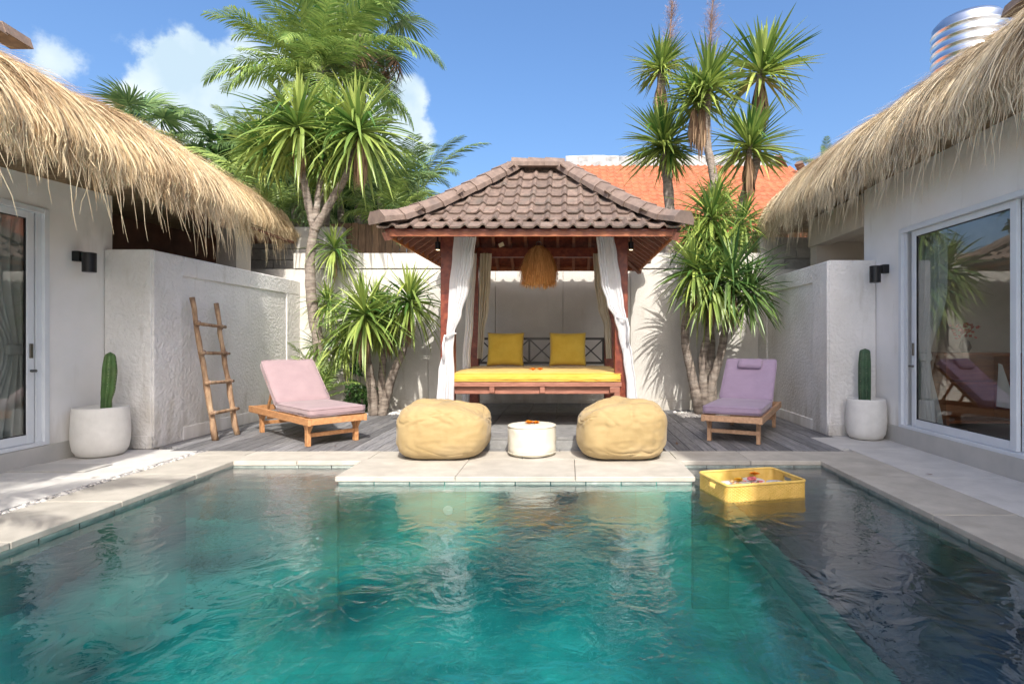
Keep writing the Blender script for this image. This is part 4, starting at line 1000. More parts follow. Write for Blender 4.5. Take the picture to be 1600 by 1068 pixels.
heap('fruit', 'heap of pink fruit slices on the middle plate of the floating tray', 'food', on_tray(.43, .34, stand), .075, 12, 'melon', .018, .03, 2)
heap('berries', 'dark berries on the right plate of the floating tray', 'food', on_tray(.58, .22, stand), .055, 12, 'berry', .010, .016, 3)
t = thing('juice_glass', 'glass of orange juice standing between plates on the floating tray', 'glass', on_tray(.34, .16, .018), local=True)
part('juice', MB().lathe([(.024, .004), (.03, .10)], 18), M['juice'], t, True); part('glass', MB().lathe([(.026, 0), (.033, .125), (.031, .125), (.025, .004)], 18), M['glass'], t, True)
flower('blossom', 'orange blossom at the back edge of the floating tray', on_tray(.50, .42, .12), .05, 'petal', seed=5)
flower('blossom', 'yellow blossom between the plates on the floating tray', on_tray(.30, .34, .10), .045, 'petaly', seed=6)

# ------------------------------------------------------------------ pavilion
GX, GY0, GY1 = -.40, 6.95, 8.86           # posts
PXs = (GX - 1.04, GX + 1.04)
E = 1.68; EZ = 2.40
GC = (GY0 + GY1) / 2
ga = thing('pavilion', 'dark red timber pavilion with a hipped brown tile roof over a daybed', 'pavilion', (GX, GC, .12))
PZ = .12
for xx in PXs:
    for yy in (GY0, GY1):
        part('post', MB().box(xx - .078, xx + .078, yy - .078, yy + .078, PZ, 2.458), M['redwood'], ga, bev=.006)
for yy in (GY0, GY1): part('beam', MB().box(GX - 1.13, GX + 1.13, yy - .05, yy + .05, 2.46, 2.60), M['redwood'], ga, bev=.004)
for xx in PXs: part('beam', MB().box(xx - .05, xx + .05, GY0 + .051, GY1 - .051, 2.462, 2.598), M['redwood'], ga, bev=.004)
# roof profile: plan distance d in from the eave -> height
def rz(d):
    pts = [(0, 0), (.28, .15), (.56, .315), (.9, .55), (1.3, .84), (1.7, 1.14), (2, 1.4)]
    for (a, b), (c, e_) in zip(pts, pts[1:]):
        if d <= c: return b + (e_ - b) * (d - a) / (c - a)
    return 1.4
RL = .34                                  # half length of the ridge
EX = 1.61; EY = 1.64
def surf(side, a, d, dz=0):
    """a = coordinate along the eave from the centre, d = plan distance in from the eave"""
    z = EZ + rz(d) + dz
    if side == 0: return Vector((GX + a, GC - EY + d, z))
    if side == 1: return Vector((GX + EX - d * (EX - RL) / EY, GC + a, z))
    if side == 2: return Vector((GX - a, GC + EY - d, z))
    return Vector((GX - EX + d * (EX - RL) / EY, GC - a, z))
def halfw(side, d): return (EX - d * (EX - RL) / EY) if side in (0, 2) else (EY - d)
# boards under the tiles
for side in range(4):
    mb = MB(); ds = [0.02, .28, .56, .9, 1.3, 1.64]
    for i in range(len(ds) - 1):
        d0, d1 = ds[i], ds[i + 1]; h0, h1 = halfw(side, d0), halfw(side, d1); b_ = len(mb.v)
        q = [surf(side, -h0, d0, -.03), surf(side, h0, d0, -.03), surf(side, h1, d1, -.03), surf(side, -h1, d1, -.03)]
        mb.add(q + [v + Vector((0, 0, .022)) for v in q], [(0, 3, 2, 1), (4, 5, 6, 7), (0, 1, 5, 4), (2, 3, 7, 6), (1, 2, 6, 5), (3, 0, 4, 7)])
    part('roof_lining', mb, M['redwood'], ga)
    nr = 13
    for i in range(nr):
        a0 = (-1 + 2 * (i + .5) / nr) * halfw(side, 0); 
        dm = min(1.55, max(.15, (halfw(side, 0) - abs(a0)) * EY / (halfw(side, 0) - (RL if side in (0, 2) else 0)) if abs(a0) > (RL if side in (0, 2) else 0) else 1.55))
        mb = MB(); dd = [x for x in (.05, .28, .56, .9, 1.3) if x < dm] + [dm]
        for j in range(len(dd) - 1): mb.bar(surf(side, a0, dd[j], -.065), surf(side, a0, dd[j + 1], -.065), .045, .06)
        part('rafter', mb, M['bedwood'], ga)
for s1 in (-1, 1):
    for s2 in (-1, 1):
        mb = MB(); c0 = Vector((GX + s1 * EX, GC + s2 * EY, EZ)); ds = [0.02, .28, .56, .9, 1.3, 1.6]
        pt = [Vector((GX + s1 * (EX - d * (EX - RL) / EY), GC + s2 * (EY - d), EZ + rz(d) - .09)) for d in ds]
        for i in range(len(pt) - 1): mb.bar(pt[i], pt[i + 1], .06, .09)
        part('hip_rafter', mb, M['bedwood'], ga)
# fascia boards
fz0, fz1 = EZ - .075, EZ - .004
part('fascia', MB().box(GX - EX + .04, GX + EX - .04, GC - EY + .03, GC - EY + .055, fz0, fz1), M['fascia'], ga, bev=.003)
part('fascia', MB().box(GX - EX + .04, GX + EX - .04, GC + EY - .055, GC + EY - .03, fz0, fz1), M['fascia'], ga, bev=.003)
for s in (-1, 1):
    x0 = GX + s * (EX - .045); part('fascia', MB().box(min(x0, x0 + s * .025), max(x0, x0 + s * .025), GC - EY + .057, GC + EY - .057, fz0, fz1), M['terracotta_lit'], ga, bev=.003)
# roof tile: pan with a roll on one side
def tile_mesh(wd=.196, ln=.33):
    prof = [(-.5, .006), (-.40, .002), (-.2, .0), (.0, .0), (.14, .004), (.22, .018), (.29, .030), (.36, .036), (.43, .030), (.49, .018), (.53, .005)]
    V = []
    for (y, lift) in ((-ln / 2, .024), (ln / 2, -.010)):
        for x, z in prof: V.append((x * wd, y, z + lift))
        for x, z in prof: V.append((x * wd, y, z + lift - .020))
    n = len(prof); F = []
    for i in range(n - 1):
        F += [(i, i + 1, 2 * n + i + 1, 2 * n + i), (n + i, 3 * n + i, 3 * n + i + 1, n + i + 1), (i, n + i, n + i + 1, i + 1)]
    F += [(0, 2 * n, 3 * n, n), (n - 1, 2 * n - 1, 4 * n - 1, 3 * n - 1)]
    mb = MB(); mb.add(V, F); me = mb.mesh('roof_tile'); me.materials.append(M['roof']); return me
tme = tile_mesh()
random.seed(12)
NR = 7; rows = [EY * i / NR for i in range(NR)]
backstuff = MB()
for side in range(4):
    zr = (0, math.pi / 2, math.pi, -math.pi / 2)[side]
    for ri, d in enumerate(rows):
        d0 = d - .035; d1 = d + EY / NR + .03
        dm = max(0, (d0 + d1) / 2); hw = halfw(side, d + .06)
        run_ = (EY if side in (0, 2) else EX - RL) / EY
        rise = rz(max(0, d1)) - rz(max(0, d0)) if d0 >= 0 else rz(d1) - 0
        pitch = math.atan2(rise, (d1 - d0) * run_ if d0 >= 0 else d1 * run_)
        slope_len = math.hypot((d1 - d0) * run_, rise)
        n = int(2 * hw / .196) + 2
        for i in range(n):
            a = (i - (n - 1) / 2) * .196
            if abs(a) > hw + .04: continue
            z = EZ + (rz(max(0, d0)) + rz(d1)) / 2 + .012
            if d0 < 0: z -= .006
            pnt = surf(side, a, (d0 + d1) / 2); loc = Vector((pnt.x, pnt.y, z + random.uniform(-.003, .003)))
            if side == 2:
                Mx = Matrix.Translation(loc) @ Matrix.Rotation(zr, 4, 'Z') @ Matrix.Rotation(pitch, 4, 'X') @ Matrix.Diagonal((1, slope_len / .33, 1, 1))
                bmv = [Mx @ v.co for v in tme.vertices]; backstuff.add(bmv, [tuple(p_.vertices) for p_ in tme.polygons]); continue
            piece('roof_tile', tme, loc, ga, (pitch, random.uniform(-.012, .012), zr + random.uniform(-.012, .012)), (1, slope_len / .33, 1))
part('back_tiles', backstuff, M['roof'], ga, kind='stuff')
# fix rotation order: tiles pitch about their own eave direction
def capmesh(ln=.36, wd=.145, ht=.10):
    V = []; sec = [(-1, -.3), (-1, .25), (-.55, .95), (.55, .95), (1, .25), (1, -.3)]
    for (y, k_) in ((-ln / 2, 1.07), (-ln / 2 + .02, 1.07), (ln / 2, .93)):
        for x, z in sec: V.append((x * wd * k_, y, z * ht * k_))
    n = 6; F = []
    for r_ in range(2):
        for i in range(5): F.append((r_ * n + i, (r_ + 1) * n + i, (r_ + 1) * n + i + 1, r_ * n + i + 1))
    F += [tuple(range(6)), tuple(range(12, 18))[::-1], (0, 5, 17, 12)]
    mb = MB(); mb.add(V, F); me = mb.mesh('hip_cap'); me.materials.append(M['cap']); return me
hc = capmesh()
for s1 in (-1, 1):
    for s2 in (-1, 1):
        ds = [-.05, .16, .37, .58, .79, 1.0, 1.21, 1.42, 1.63]
        P = [Vector((GX + s1 * (EX - d * (EX - RL) / EY), GC + s2 * (EY - d), EZ + (rz(d) if d > 0 else .02) + .065)) for d in ds]
        for i in range(len(P) - 1):
            a, b = P[i], P[i + 1]; dv = b - a; mid = (a + b) / 2
            rot = dv.to_track_quat('Y', 'Z').to_euler(); piece('hip_cap', hc, mid, ga, rot, (1, dv.length / .32, 1))
for i in range(3): piece('ridge_cap', hc, (GX - RL + RL / 3 + i * RL * 2 / 3, GC, EZ + 1.15 + .02), ga, (0, 0, -math.pi / 2), (1, .75, 1))
# daybed
BF = 6.83; BT = .69
def bd(name, mb): return part(name, mb, M['bedwood'], ga, bev=.004)
bd('bed_rail', MB().box(GX - 1.02, GX + 1.04, BF, BF + .05, BT - .05, BT)); bd('bed_rail', MB().box(GX - .99, GX + 1.01, BF + .051, BF + .09, BT - .14, BT - .052))
bd('bed_rail', MB().box(GX - .96, GX + .96, GY1 - .16, GY1 - .08, BT - .12, BT))
for xx in (GX - .985, GX + .985): bd('bed_leg', MB().box(xx - .035, xx + .035, BF + .005, BF + .075, PZ, BT - .052))
for xx in (GX - .5, GX + .10, GX + .93): bd('joist_end', MB().box(xx - .03, xx + .03, BF - .006, BF + .11, BT - .125, BT - .055))
for i in range(11): bd('bed_slat', MB().box(GX - .95, GX + .95, BF + .12 + i * .16, BF + .24 + i * .16, BT - .03, BT - .005))
me = rbox(2.08, 1.9, .11, .045, 20, .008, .010, 5); me = xf(me, Matrix.Translation((GX + .005, BF + .96, BT + .002))); mt = part('daybed_mattress', me, M['mattress'])
for z_ in (BT + .012, BT + .100):
    pp = [(x + GX + .005 - 1.03, y + BF + .02, z_) for x, y in rrect(2.06, 1.88, .04, 4)]; part('piping', MB().tube(pp + pp[:1], .006, 5, cap=False), M['mattress'], mt, True)
tag(mt, 'long yellow mattress laid on the pavilion daybed', 'mattress')
# lattice backrest
for z in (.84, 1.21): part('back_rail', MB().box(GX - .96, GX + .96, GY1 - .02, GY1 + .02, z - .018, z + .018), M['darkwood'], ga)
nb = 5
for i in range(nb + 1):
    x = GX - .945 + i * 1.89 / nb; part('back_upright', MB().box(x - .015, x + .015, GY1 - .018, GY1 + .018, .858, 1.192), M['darkwood'], ga)
for i in range(nb):
    x0 = GX - .93 + i * 1.89 / nb; x1 = x0 + 1.89 / nb - .03; cx = (x0 + x1) / 2
    for k2, (a, b) in enumerate((((x0, .862), (x1, 1.188)), ((x0, 1.188), (x1, .862)))):
        mb = MB(); mb.bar((a[0], GY1 + (.008 if k2 else -.008), a[1]), (b[0], GY1 + (.008 if k2 else -.008), b[1]), .012, .02); part('cross_brace', mb, M['darkwood'], ga)
def pillow(label, x, y, z, sz, lean, seed):
    n = 22; V = []; F = []
    for s in (1, -1):
        for j in range(n + 1):
            for i in range(n + 1):
                a, b = -1 + 2 * i / n, -1 + 2 * j / n
                th_ = .085 * ((1 - a ** 4) * (1 - b ** 4)) ** .55 * (1 + .25 * fnz(a * 1.8 + seed, b * 1.8, s))
                pin = 1 - .05 * (1 - a * a) * abs(b) ** 3; pin2 = 1 - .05 * (1 - b * b) * abs(a) ** 3
                V.append((a * sz * pin2, -s * th_, b * sz * .93 * pin))
    m_ = (n + 1) ** 2
    for s in range(2):
        for j in range(n):
            for i in range(n):
                q = (s * m_ + j * (n + 1) + i, s * m_ + j * (n + 1) + i + 1, s * m_ + (j + 1) * (n + 1) + i + 1, s * m_ + (j + 1) * (n + 1) + i); F.append(q if s == 0 else q[::-1])
    mb = MB(); mb.add(V, F); me = mb.mesh('pillow', True); bm = bmesh.new(); bm.from_mesh(me); bmesh.ops.remove_doubles(bm, verts=bm.verts[:], dist=1e-4); bm.to_mesh(me); bm.free()
    me = xf(me, Matrix.Rotation(lean, 4, 'X')); o = part('pillow', me, M['yellow']); o.location = (x, y, z); tag(o, label, 'pillow', 'square mustard pillows on the daybed')
pillow('square mustard pillow on the daybed, the one nearer the ladder side', -.925, 8.58, 1.055, .275, R(-14), 1)
pillow('square mustard pillow on the daybed, the one behind the straw lamp side', .00, 8.58, 1.055, .275, R(-14), 5)
flower('blossom', 'orange blossom on the mattress front between the two pillows', (-.44, 7.3, .812), .055, 'petal', seed=7)
flower('blossom', 'second orange blossom lying right beside the first one on the mattress', (-.35, 7.32, .812), .05, 'petal', seed=8)

# curtains: keyed on (z, centre x, half width)
def tied_curtain(label, keys, y, m, pleats, amp, tie=None, seed=0, loop_side=1):
    t = thing('curtain', label, 'curtain', (keys[-1][1], y, keys[-1][0]), group='voile curtains of the pavilion')
    nu, nv = 110, 60; V = []
    for j in range(nv):
        f = j / (nv - 1); q = f * (len(keys) - 1); i0 = min(int(q), len(keys) - 2); u_ = q - i0; u2 = u_ * u_ * (3 - 2 * u_)
        z = keys[i0][0] + (keys[i0 + 1][0] - keys[i0][0]) * u_; xc = keys[i0][1] + (keys[i0 + 1][1] - keys[i0][1]) * u2; hw = keys[i0][2] + (keys[i0 + 1][2] - keys[i0][2]) * u2
        for i in range(nu):
            s_ = -1 + 2 * i / (nu - 1)
            ph = s_ * pleats * math.pi + seed + .7 * math.sin(f * 3 + s_ * 2) + .8 * fnz(s_ * 1.3, f * 1.7, seed)
            V.append((xc + hw * s_ + .010 * math.cos(ph) * min(1, hw / .1), y + amp * (.55 + .45 * math.sin(s_ * 3 + seed)) * math.sin(ph) + .03 * fnz(s_ * 2, f * 2.2, seed + 9), z))
    mb = MB(); mb.add(V, [(j * nu + i, j * nu + i + 1, (j + 1) * nu + i + 1, (j + 1) * nu + i) for j in range(nv - 1) for i in range(nu - 1)])
    part('cloth', mb, m, t, True)
    if tie:
        (tx, tz, tr_) = tie; pts = [(tx + tr_ * math.cos(a), y + .065 * math.sin(a), tz + .02 * math.cos(a) * loop_side) for a in [2 * math.pi * i / 24 for i in range(25)]]
        part('tieback', MB().tube(pts, .012, 8, cap=False), m, t, True)
        part('tie_end', MB().tube([(tx - loop_side * tr_, y - .03, tz), (tx - loop_side * (tr_ + .02), y - .05, tz - .12), (tx - loop_side * (tr_ + .012), y - .05, tz - .3)], [.011, .013, .016], 6), m, t, True)
    return t
yc = 6.82
def cx(u, Y): return (u - 887) * Y / 900
def cz(v, Y): return H - (v - 530) * Y / 900
K = lambda l, Y: [(cz(v, Y), cx((a + b) / 2, Y), (b - a) / 2 * Y / 900) for v, a, b in l]
tied_curtain('white voile curtain tied to the front pavilion post behind the left bean bag', K([(364, 711, 745), (400, 708, 741), (450, 703, 733), (490, 701, 722), (520, 698, 711), (545, 693, 709), (580, 685, 711), (640, 681, 710)], yc), yc, M['sheer'], 7, .035, (cx(704, yc), cz(523, yc), .06), 1, 1)
tied_curtain('white voile curtain swagged and tied to the front pavilion post near the lilac lounger', K([(364, 931, 958), (400, 934, 964), (440, 938, 970), (475, 948, 974), (497, 960, 978), (520, 966, 981), (560, 974, 988), (600, 979, 993), (640, 980, 997)], yc), yc, M['sheer'], 7, .035, (cx(971, yc), cz(497, yc), .06), 4, -1)
yb = GY1 - .1
tied_curtain('cream voile curtain hanging by the rear pavilion post above the daybed, ladder side', K([(396, 750, 769), (440, 749, 767), (480, 748, 764), (520, 747, 757), (560, 746, 754)], yb), yb, M['sheerb'], 4, .03, None, 2)
tied_curtain('cream voile curtain swept against the rear pavilion post behind the swagged white one', K([(396, 927, 944), (440, 929, 946), (480, 934, 950), (510, 943, 955), (560, 946, 956)], yb), yb, M['sheerb'], 4, .03, None, 5)
tied_curtain('thin white voile strip hanging by the daybed end nearest the left bean bag', K([(396, 735, 745), (500, 728, 740), (560, 723, 736), (640, 722, 734)], 7.9), 7.9, M['sheer'], 3, .03, None, 7)

# straw pendant
t = thing('pendant_lamp', 'bell shaped raffia straw pendant lamp hanging above the daybed', 'pendant lamp', (cx(842, 7.75), 7.75, 2.0), local=True)
rs = np.random.RandomState(4); n = 2600; a = rs.rand(n) * 6.283; s = np.linspace(0, 1, 6)[None]
st0 = rs.rand(n) * .35
tt = np.clip(st0[:, None] + (1 - st0[:, None]) * s * (.78 + .5 * rs.rand(n, 1) ** 2), 0, 1.3)
rad = np.interp(tt, [0, .12, .3, .55, .8, 1.3], [.04, .11, .16, .19, .20, .225]) + rs.normal(0, .012, (n, 1)) + .035 * s * rs.normal(0, 1, (n, 1))
aa = a[:, None] + s * rs.normal(0, .12, (n, 1))
zz = .46 - tt * .46
P = np.stack([rad * np.cos(aa), rad * np.sin(aa), zz], -1); sd = np.stack([-np.sin(aa), np.cos(aa), 0 * aa], -1)
V, F = ribbons(P, sd, np.full((n, 6), .0034)); me = np_mesh('straw', V, F, np.repeat(rs.rand(n), 12), False, M['straw']); part('straw_shade', me, None, t, kind='stuff')
part('shade_frame', MB().lathe([(.03, .43), (.09, .40), (.14, .32), (.17, .2), (.18, .10)], 24), M['brown'], t, True)
part('cord', MB().tube([(0, 0, .44), (0, 0, 1.0)], .005, 6), M['black'], t); part('ring', MB().tube([(.035 * math.cos(x), 0, .48 + .035 * math.sin(x)) for x in [i * .4 for i in range(17)]], .005, 6), M['chrome'], t)
# hanging card on the beam
o = part('card', MB().box(-.04, .04, -.003, .003, -.03, .03), M['card']); o.location = (cx(783, 8.78), GY1 - .056, cz(382, 8.78)); o.rotation_euler = (0, R(-24), 0); tag(o, 'small cream card pinned askew to the rear pavilion beam', 'card')
def emit_mat(name, c, s):
    m = bpy.data.materials.new(name); m.use_nodes = True; n_ = m.node_tree.nodes; b = n_['Principled BSDF']; b.inputs['Base Color'].default_value = (*c, 1)
    b.inputs['Emission Color'].default_value = (*c, 1); b.inputs['Emission Strength'].default_value = s; return m
M['glow'] = emit_mat('lit_bulb', (1, .75, .4), 2.5)
for (u, lab) in ((684, 'small black spotlight by the pavilion post nearest the ladder'), (986, 'small black spotlight by the pavilion post nearest the lilac lounger')):
    p_ = at(u, 385, 6.95); t = thing('spotlight', lab, 'spotlight', p_, group='pavilion spotlights', local=True)
    b = MB(); b.lathe([(.03, -.04), (.034, .05), (.02, .06)], 16); b.box(-.01, .01, -.01, .01, .06, .14); part('lamp_head', b, M['black'], t); part('bulb', MB().lathe([(.0005, -.046), (.02, -.043), (.022, -.039)], 12), M['glow'], t)
    b = MB(); s = 1 if u < 800 else -1; b.box(min(0, s * .12), max(0, s * .12), -.012, .012, .12, .14); part('arm', b, M['black'], t)

# ------------------------------------------------------------------ neighbour roof, tank
t = thing('house', 'neighbouring house with an orange tiled roof rising behind the pavilion', 'house', (4, 17, 0))
ry, rzz, ey, ez = 16.5, at(0, 256, 16.5).z, 12.6, 3.3
x0, x1 = at(884, 0, 16.5).x, at(1208, 0, 16.5).x
nrow = 19; ncol = int((x1 + 2.6 - x0) / .2); mb = MB(); sl_ = math.hypot(ry - ey, rzz - ez); pitch = math.atan2(rzz - ez, ry - ey)
for r_ in range(nrow):
    f0, f1 = r_ / nrow, (r_ + 1.12) / nrow; ya, yb_ = ey + (ry - ey) * f0, ey + (ry - ey) * min(1, f1); za, zb = ez + (rzz - ez) * f0 + .035, ez + (rzz - ez) * min(1, f1) + .004
    for c_ in range(ncol):
        xa = x0 + c_ * .2
        if xa > x1 + 3.6 * (1 - f0): continue
        j_ = random.uniform(-.008, .008)
        vs = []
        for (yy, z_) in ((ya, za + j_), (yb_, zb)):
            vs += [(xa, yy, z_ - .012), (xa + .1, yy, z_ - .002), (xa + .15, yy, z_ + .03), (xa + .2, yy, z_ - .012)]
        vs += [(xa, ya, za - .04), (xa + .2, ya, za - .04)]
        mb.add(vs, [(0, 1, 5, 4), (1, 2, 6, 5), (2, 3, 7, 6), (0, 8, 9, 3, 2, 1)])
part('roof_tiles', mb, M['orange'], t, kind='stuff')
part('wall', MB().box(x0, x1 + 3.4, 13.0, 20, 0, 3.3), M['blocky'], t)
mb = MB(); mb.add([(x0, ey, ez), (x1 + 3.7, ey, ez), (x1, ry, rzz - .01), (x0, ry, rzz - .01), (x0, 20.4, ez), (x1 + 3.7, 20.4, ez)], [(0, 1, 2, 3), (3, 2, 5, 4), (1, 5, 2)]); part('roof_body', mb, M['orange'], t)
random.seed(8)
wc = MB(); wc.add([(-.19, -.12, -.10), (-.19, -.12, .06), (-.19, 0, .13), (-.19, .12, .06), (-.19, .12, -.1), (.185, -.12, -.10), (.185, -.12, .06), (.185, 0, .13), (.185, .12, .06), (.185, .12, -.1)],
                  [(0, 1, 6, 5), (1, 2, 7, 6), (2, 3, 8, 7), (3, 4, 9, 8), (0, 4, 3, 2, 1), (5, 6, 7, 8, 9)]); wcm = wc.mesh('ridge_cap'); wcm.materials.append(M['whitecap'])
nx = int((x1 - x0) / .38)
for i in range(nx + 1): piece('ridge_cap', wcm, (x0 + .19 + i * .38, ry, rzz + .09 + random.uniform(-.012, .012)), t, (random.uniform(-.03, .03), random.uniform(-.03, .03), 0), (1, 1.2, 1.15))
part('ridge_base', MB().box(x0, x1 + .1, ry - .17, ry + .17, rzz - .16, rzz + .02), M['whitecap'], t)
for i in range(9):
    f = i / 9; a = Vector((x1, ry, rzz + .06)).lerp(Vector((x1 + 3.7, ey, ez + .06)), f + .05); piece('hip_cap', cap_me, a, t, (R(-30), 0, R(-45)), (1.1, 1.9, 1.2))
t = thing('water_tank', 'shiny ribbed steel water tank standing behind the right thatched roof', 'water tank', (8.35, 12, 6.3), local=True)
pr = [(.66, 0)]
for i in range(7):
    z = .12 + i * .24; pr += [(.66, z), (.685, z + .02), (.685, z + .05), (.66, z + .07)]
pr += [(.66, 1.78), (.58, 1.9), (.2, 1.98), (.001, 1.99)]
part('tank_shell', MB().lathe([(a, b * .80) for a, b in pr], 48), M['steel'], t, True)
part('lid', MB().lathe([(.2, 1.58), (.2, 1.64), (.001, 1.65)], 24), M['steel'], t)
t = thing('tank_stand', 'plain rendered tower carrying the steel water tank', 'tower', (8.35, 12, 0), local=True)
part('tower_body', MB().box(-.9, .9, -.9, .9, 0, 6.29), M['blocky'], t)

# ------------------------------------------------------------------ vegetation
def blade_set(n, L0, L1, wd, seed, up_bias=.5, droop=.8, kink=.15, span=150):
    """rosette of stiff folded sword leaves round the origin"""
    rs = np.random.RandomState(seed); K = 6
    az_ = rs.rand(n) * 6.283; f = np.sort(rs.rand(n))                      # 0 young .. 1 old
    el_ = np.radians(86 - span * f ** (1 / (1 + up_bias)) * (.85 + .3 * rs.rand(n)) * .92)
    Ln = (L0 + (L1 - L0) * rs.rand(n)) * (.55 + .45 * np.minimum(1, f * 3 + .15))
    dirv = np.stack([np.cos(az_) * np.cos(el_), np.sin(az_) * np.cos(el_), np.sin(el_)], -1)
    s = np.linspace(0, 1, K); P = np.zeros((n, K, 3)); d = dirv.copy(); p_ = dirv * .02
    P[:, 0] = p_ + np.stack([0 * f, 0 * f, -.22 * f * (rs.rand(n) * .5 + .5)], -1); stepg = droop * (.35 + .9 * f + .4 * rs.rand(n))
    kn = (rs.rand(n) < kink) * rs.randint(2, 5, n)
    for k_ in range(1, K):
        d = d + np.stack([0 * f, 0 * f, -stepg * .16 * (k_ / K + .3)], -1)
        d = np.where((kn == k_)[:, None], d + np.array([0, 0, -1.1]), d)
        d /= np.linalg.norm(d, axis=1, keepdims=True); P[:, k_] = P[:, k_ - 1] + d * (Ln / (K - 1))[:, None]
    T = np.gradient(P, axis=1); T /= np.linalg.norm(T, axis=2, keepdims=True)
    side = np.cross(T, np.array([0, 0, 1.])); nl = np.linalg.norm(side, axis=2, keepdims=True)
    alt = np.stack([-np.sin(az_), np.cos(az_), 0 * az_], -1)[:, None, :]
    side = np.where(nl > .15, side / np.maximum(nl, 1e-6), alt); side = side + rs.normal(0, .25, (n, 1, 3)); side /= np.linalg.norm(side, axis=2, keepdims=True)
    upv = np.cross(side, T)
    Wp = wd * np.array([.45, .85, 1, .88, .55, .04])[None, :] * (.8 + .4 * rs.rand(n))[:, None]
    Lf = P - side * Wp[..., None] + upv * Wp[..., None] * .5; Rt = P + side * Wp[..., None] + upv * Wp[..., None] * .5
    V = np.stack([Lf, P, Rt], 2).reshape(-1, 3); b = (np.arange(n) * K * 3)[:, None] + (np.arange(K - 1) * 3)[None]
    F = np.concatenate([np.stack([b, b + 1, b + 4, b + 3], -1), np.stack([b + 1, b + 2, b + 5, b + 4], -1)], 1).reshape(-1, 4)
    tone = np.clip(.35 + .35 * (f < .18) + .30 * (f > .62) + rs.normal(0, .16, n), 0, 1)
    return V, F, np.repeat(tone, K * 3)
ROS = {}
def rosette(kind, variant):
    key = (kind, variant)
    if key not in ROS:
        if kind == 'sword': V, F, T_ = blade_set(160, .70, 1.10, .026, 40 + variant, .35, .85)
        elif kind == 'dark': V, F, T_ = blade_set(125, .72, 1.10, .025, 60 + variant, .2, .5)
        elif kind == 'tall': V, F, T_ = blade_set(190, .78, 1.12, .029, 80 + variant, .0, .38, .12, 118)
        elif kind == 'soft': V, F, T_ = blade_set(125, .66, 1.05, .026, 100 + variant, .1, 1.15, .25)
        ROS[key] = np_mesh('leaves_' + kind, V, F, T_, False, M['leafd'] if kind == 'dark' else M['leaf'])
    return ROS[key]
def skirt_mesh(seed, L_=.75):
    rs = np.random.RandomState(seed); n = 130; K = 5; a = rs.rand(n) * 6.283; s = np.linspace(0, 1, K)[None]
    z0 = -.05 - .30 * rs.rand(n, 1); z = z0 - L_ * (.6 + .5 * rs.rand(n, 1)) * s; r = .05 + .10 * np.sin(s * 2.4) * rs.rand(n, 1) + .03 * rs.rand(n, 1)
    P = np.stack([r * np.cos(a)[:, None], r * np.sin(a)[:, None], z], -1); sd = np.stack([-np.sin(a), np.cos(a), 0 * a], -1)[:, None].repeat(K, 1)
    V, F = ribbons(P, sd, np.array([.012, .016, .015, .01, .002])[None].repeat(n, 0)); return np_mesh('dead_leaves', V, F, np.repeat(rs.rand(n), K * 2), False, M['dead'])
SK = skirt_mesh(5)
def trunk(pts, r0, r1, seed=0, n=None):
    pts = [Vector(p_) for p_ in pts]; P = []; K = n or 9
    m_ = len(pts)
    for i in range(m_ - 1):
        a, b = pts[i], pts[i + 1]; pa = pts[max(0, i - 1)]; pb = pts[min(m_ - 1, i + 2)]
        for j in range(K):
            t_ = j / K; t2 = t_ * t_; t3 = t2 * t_
            P.append(.5 * ((2 * a) + (b - pa) * t_ + (2 * pa - 5 * a + 4 * b - pb) * t2 + (3 * a - pa - 3 * b + pb) * t3))
    P.append(pts[-1]); N_ = len(P)
    rad = [(r0 + (r1 - r0) * i / (N_ - 1)) * (1 + .06 * math.sin(i * 1.9 + seed)) for i in range(N_)]
    return MB().tube(P, rad, 10, .12, seed)
def dtree(label, base, trunks, crowns, group, kinds=('sword',), cat='dracaena tree', name='dracaena_tree', seed=0, skirts=(), stalks=()):
    """trunks: list of (points, r0, r1); crowns: list of (point, scale, kind)"""
    t = thing(name, label, cat, base, group=group); rr = random.Random(seed)
    for i, (pts, r0, r1) in enumerate(trunks): part('trunk', trunk(pts, r0, r1, i + seed), M['bark'], t, True)
    for i, (p_, sc, kd) in enumerate(crowns):
        o = piece('crown', rosette(kd, rr.randint(0, 2)), p_, t, (rr.uniform(-.15, .15), rr.uniform(-.15, .15), rr.uniform(0, 6.28)), (sc, sc, sc * 1.02)); o['kind'] = 'stuff'
    for i, (p_, sc) in enumerate(skirts): 
        o = piece('dead_leaf_skirt', SK, p_, t, (0, 0, rr.uniform(0, 6)), (sc, sc, sc)); o['kind'] = 'stuff'
    for (p_, h_) in stalks:
        mb = MB(); p_ = Vector(p_); top = p_ + Vector((.06, 0, h_))
        mb.tube([p_, p_ + Vector((.02, 0, h_ * .5)), top], [.022, .016, .006], 6)
        for k_ in range(360):
            f = rr.uniform(.12, 1) ; q = p_.lerp(top, f); d = Vector((rr.uniform(-1, 1), rr.uniform(-1, 1), rr.uniform(.0, 1.3))).normalized(); l_ = rr.uniform(.12, .34) * (1.15 - .6 * f)
            e_ = q + d * l_; s_ = d.orthogonal().normalized() * .0035; mb.add([q - s_, q + s_, e_ + s_ * .4, e_ - s_ * .4], [(0, 1, 2, 3)])
            for z in range(2):
                d2 = (d + Vector((rr.uniform(-1, 1), rr.uniform(-1, 1), rr.uniform(-.8, .8)))).normalized() * l_ * .45; q2 = q.lerp(e_, rr.uniform(.4, .95)); s2 = d2.orthogonal().normalized() * .0028; mb.add([q2 - s2, q2 + s2, q2 + d2], [(0, 1, 2)])
        part('dry_flower_stalk', mb, M['twig'], t)
    return t

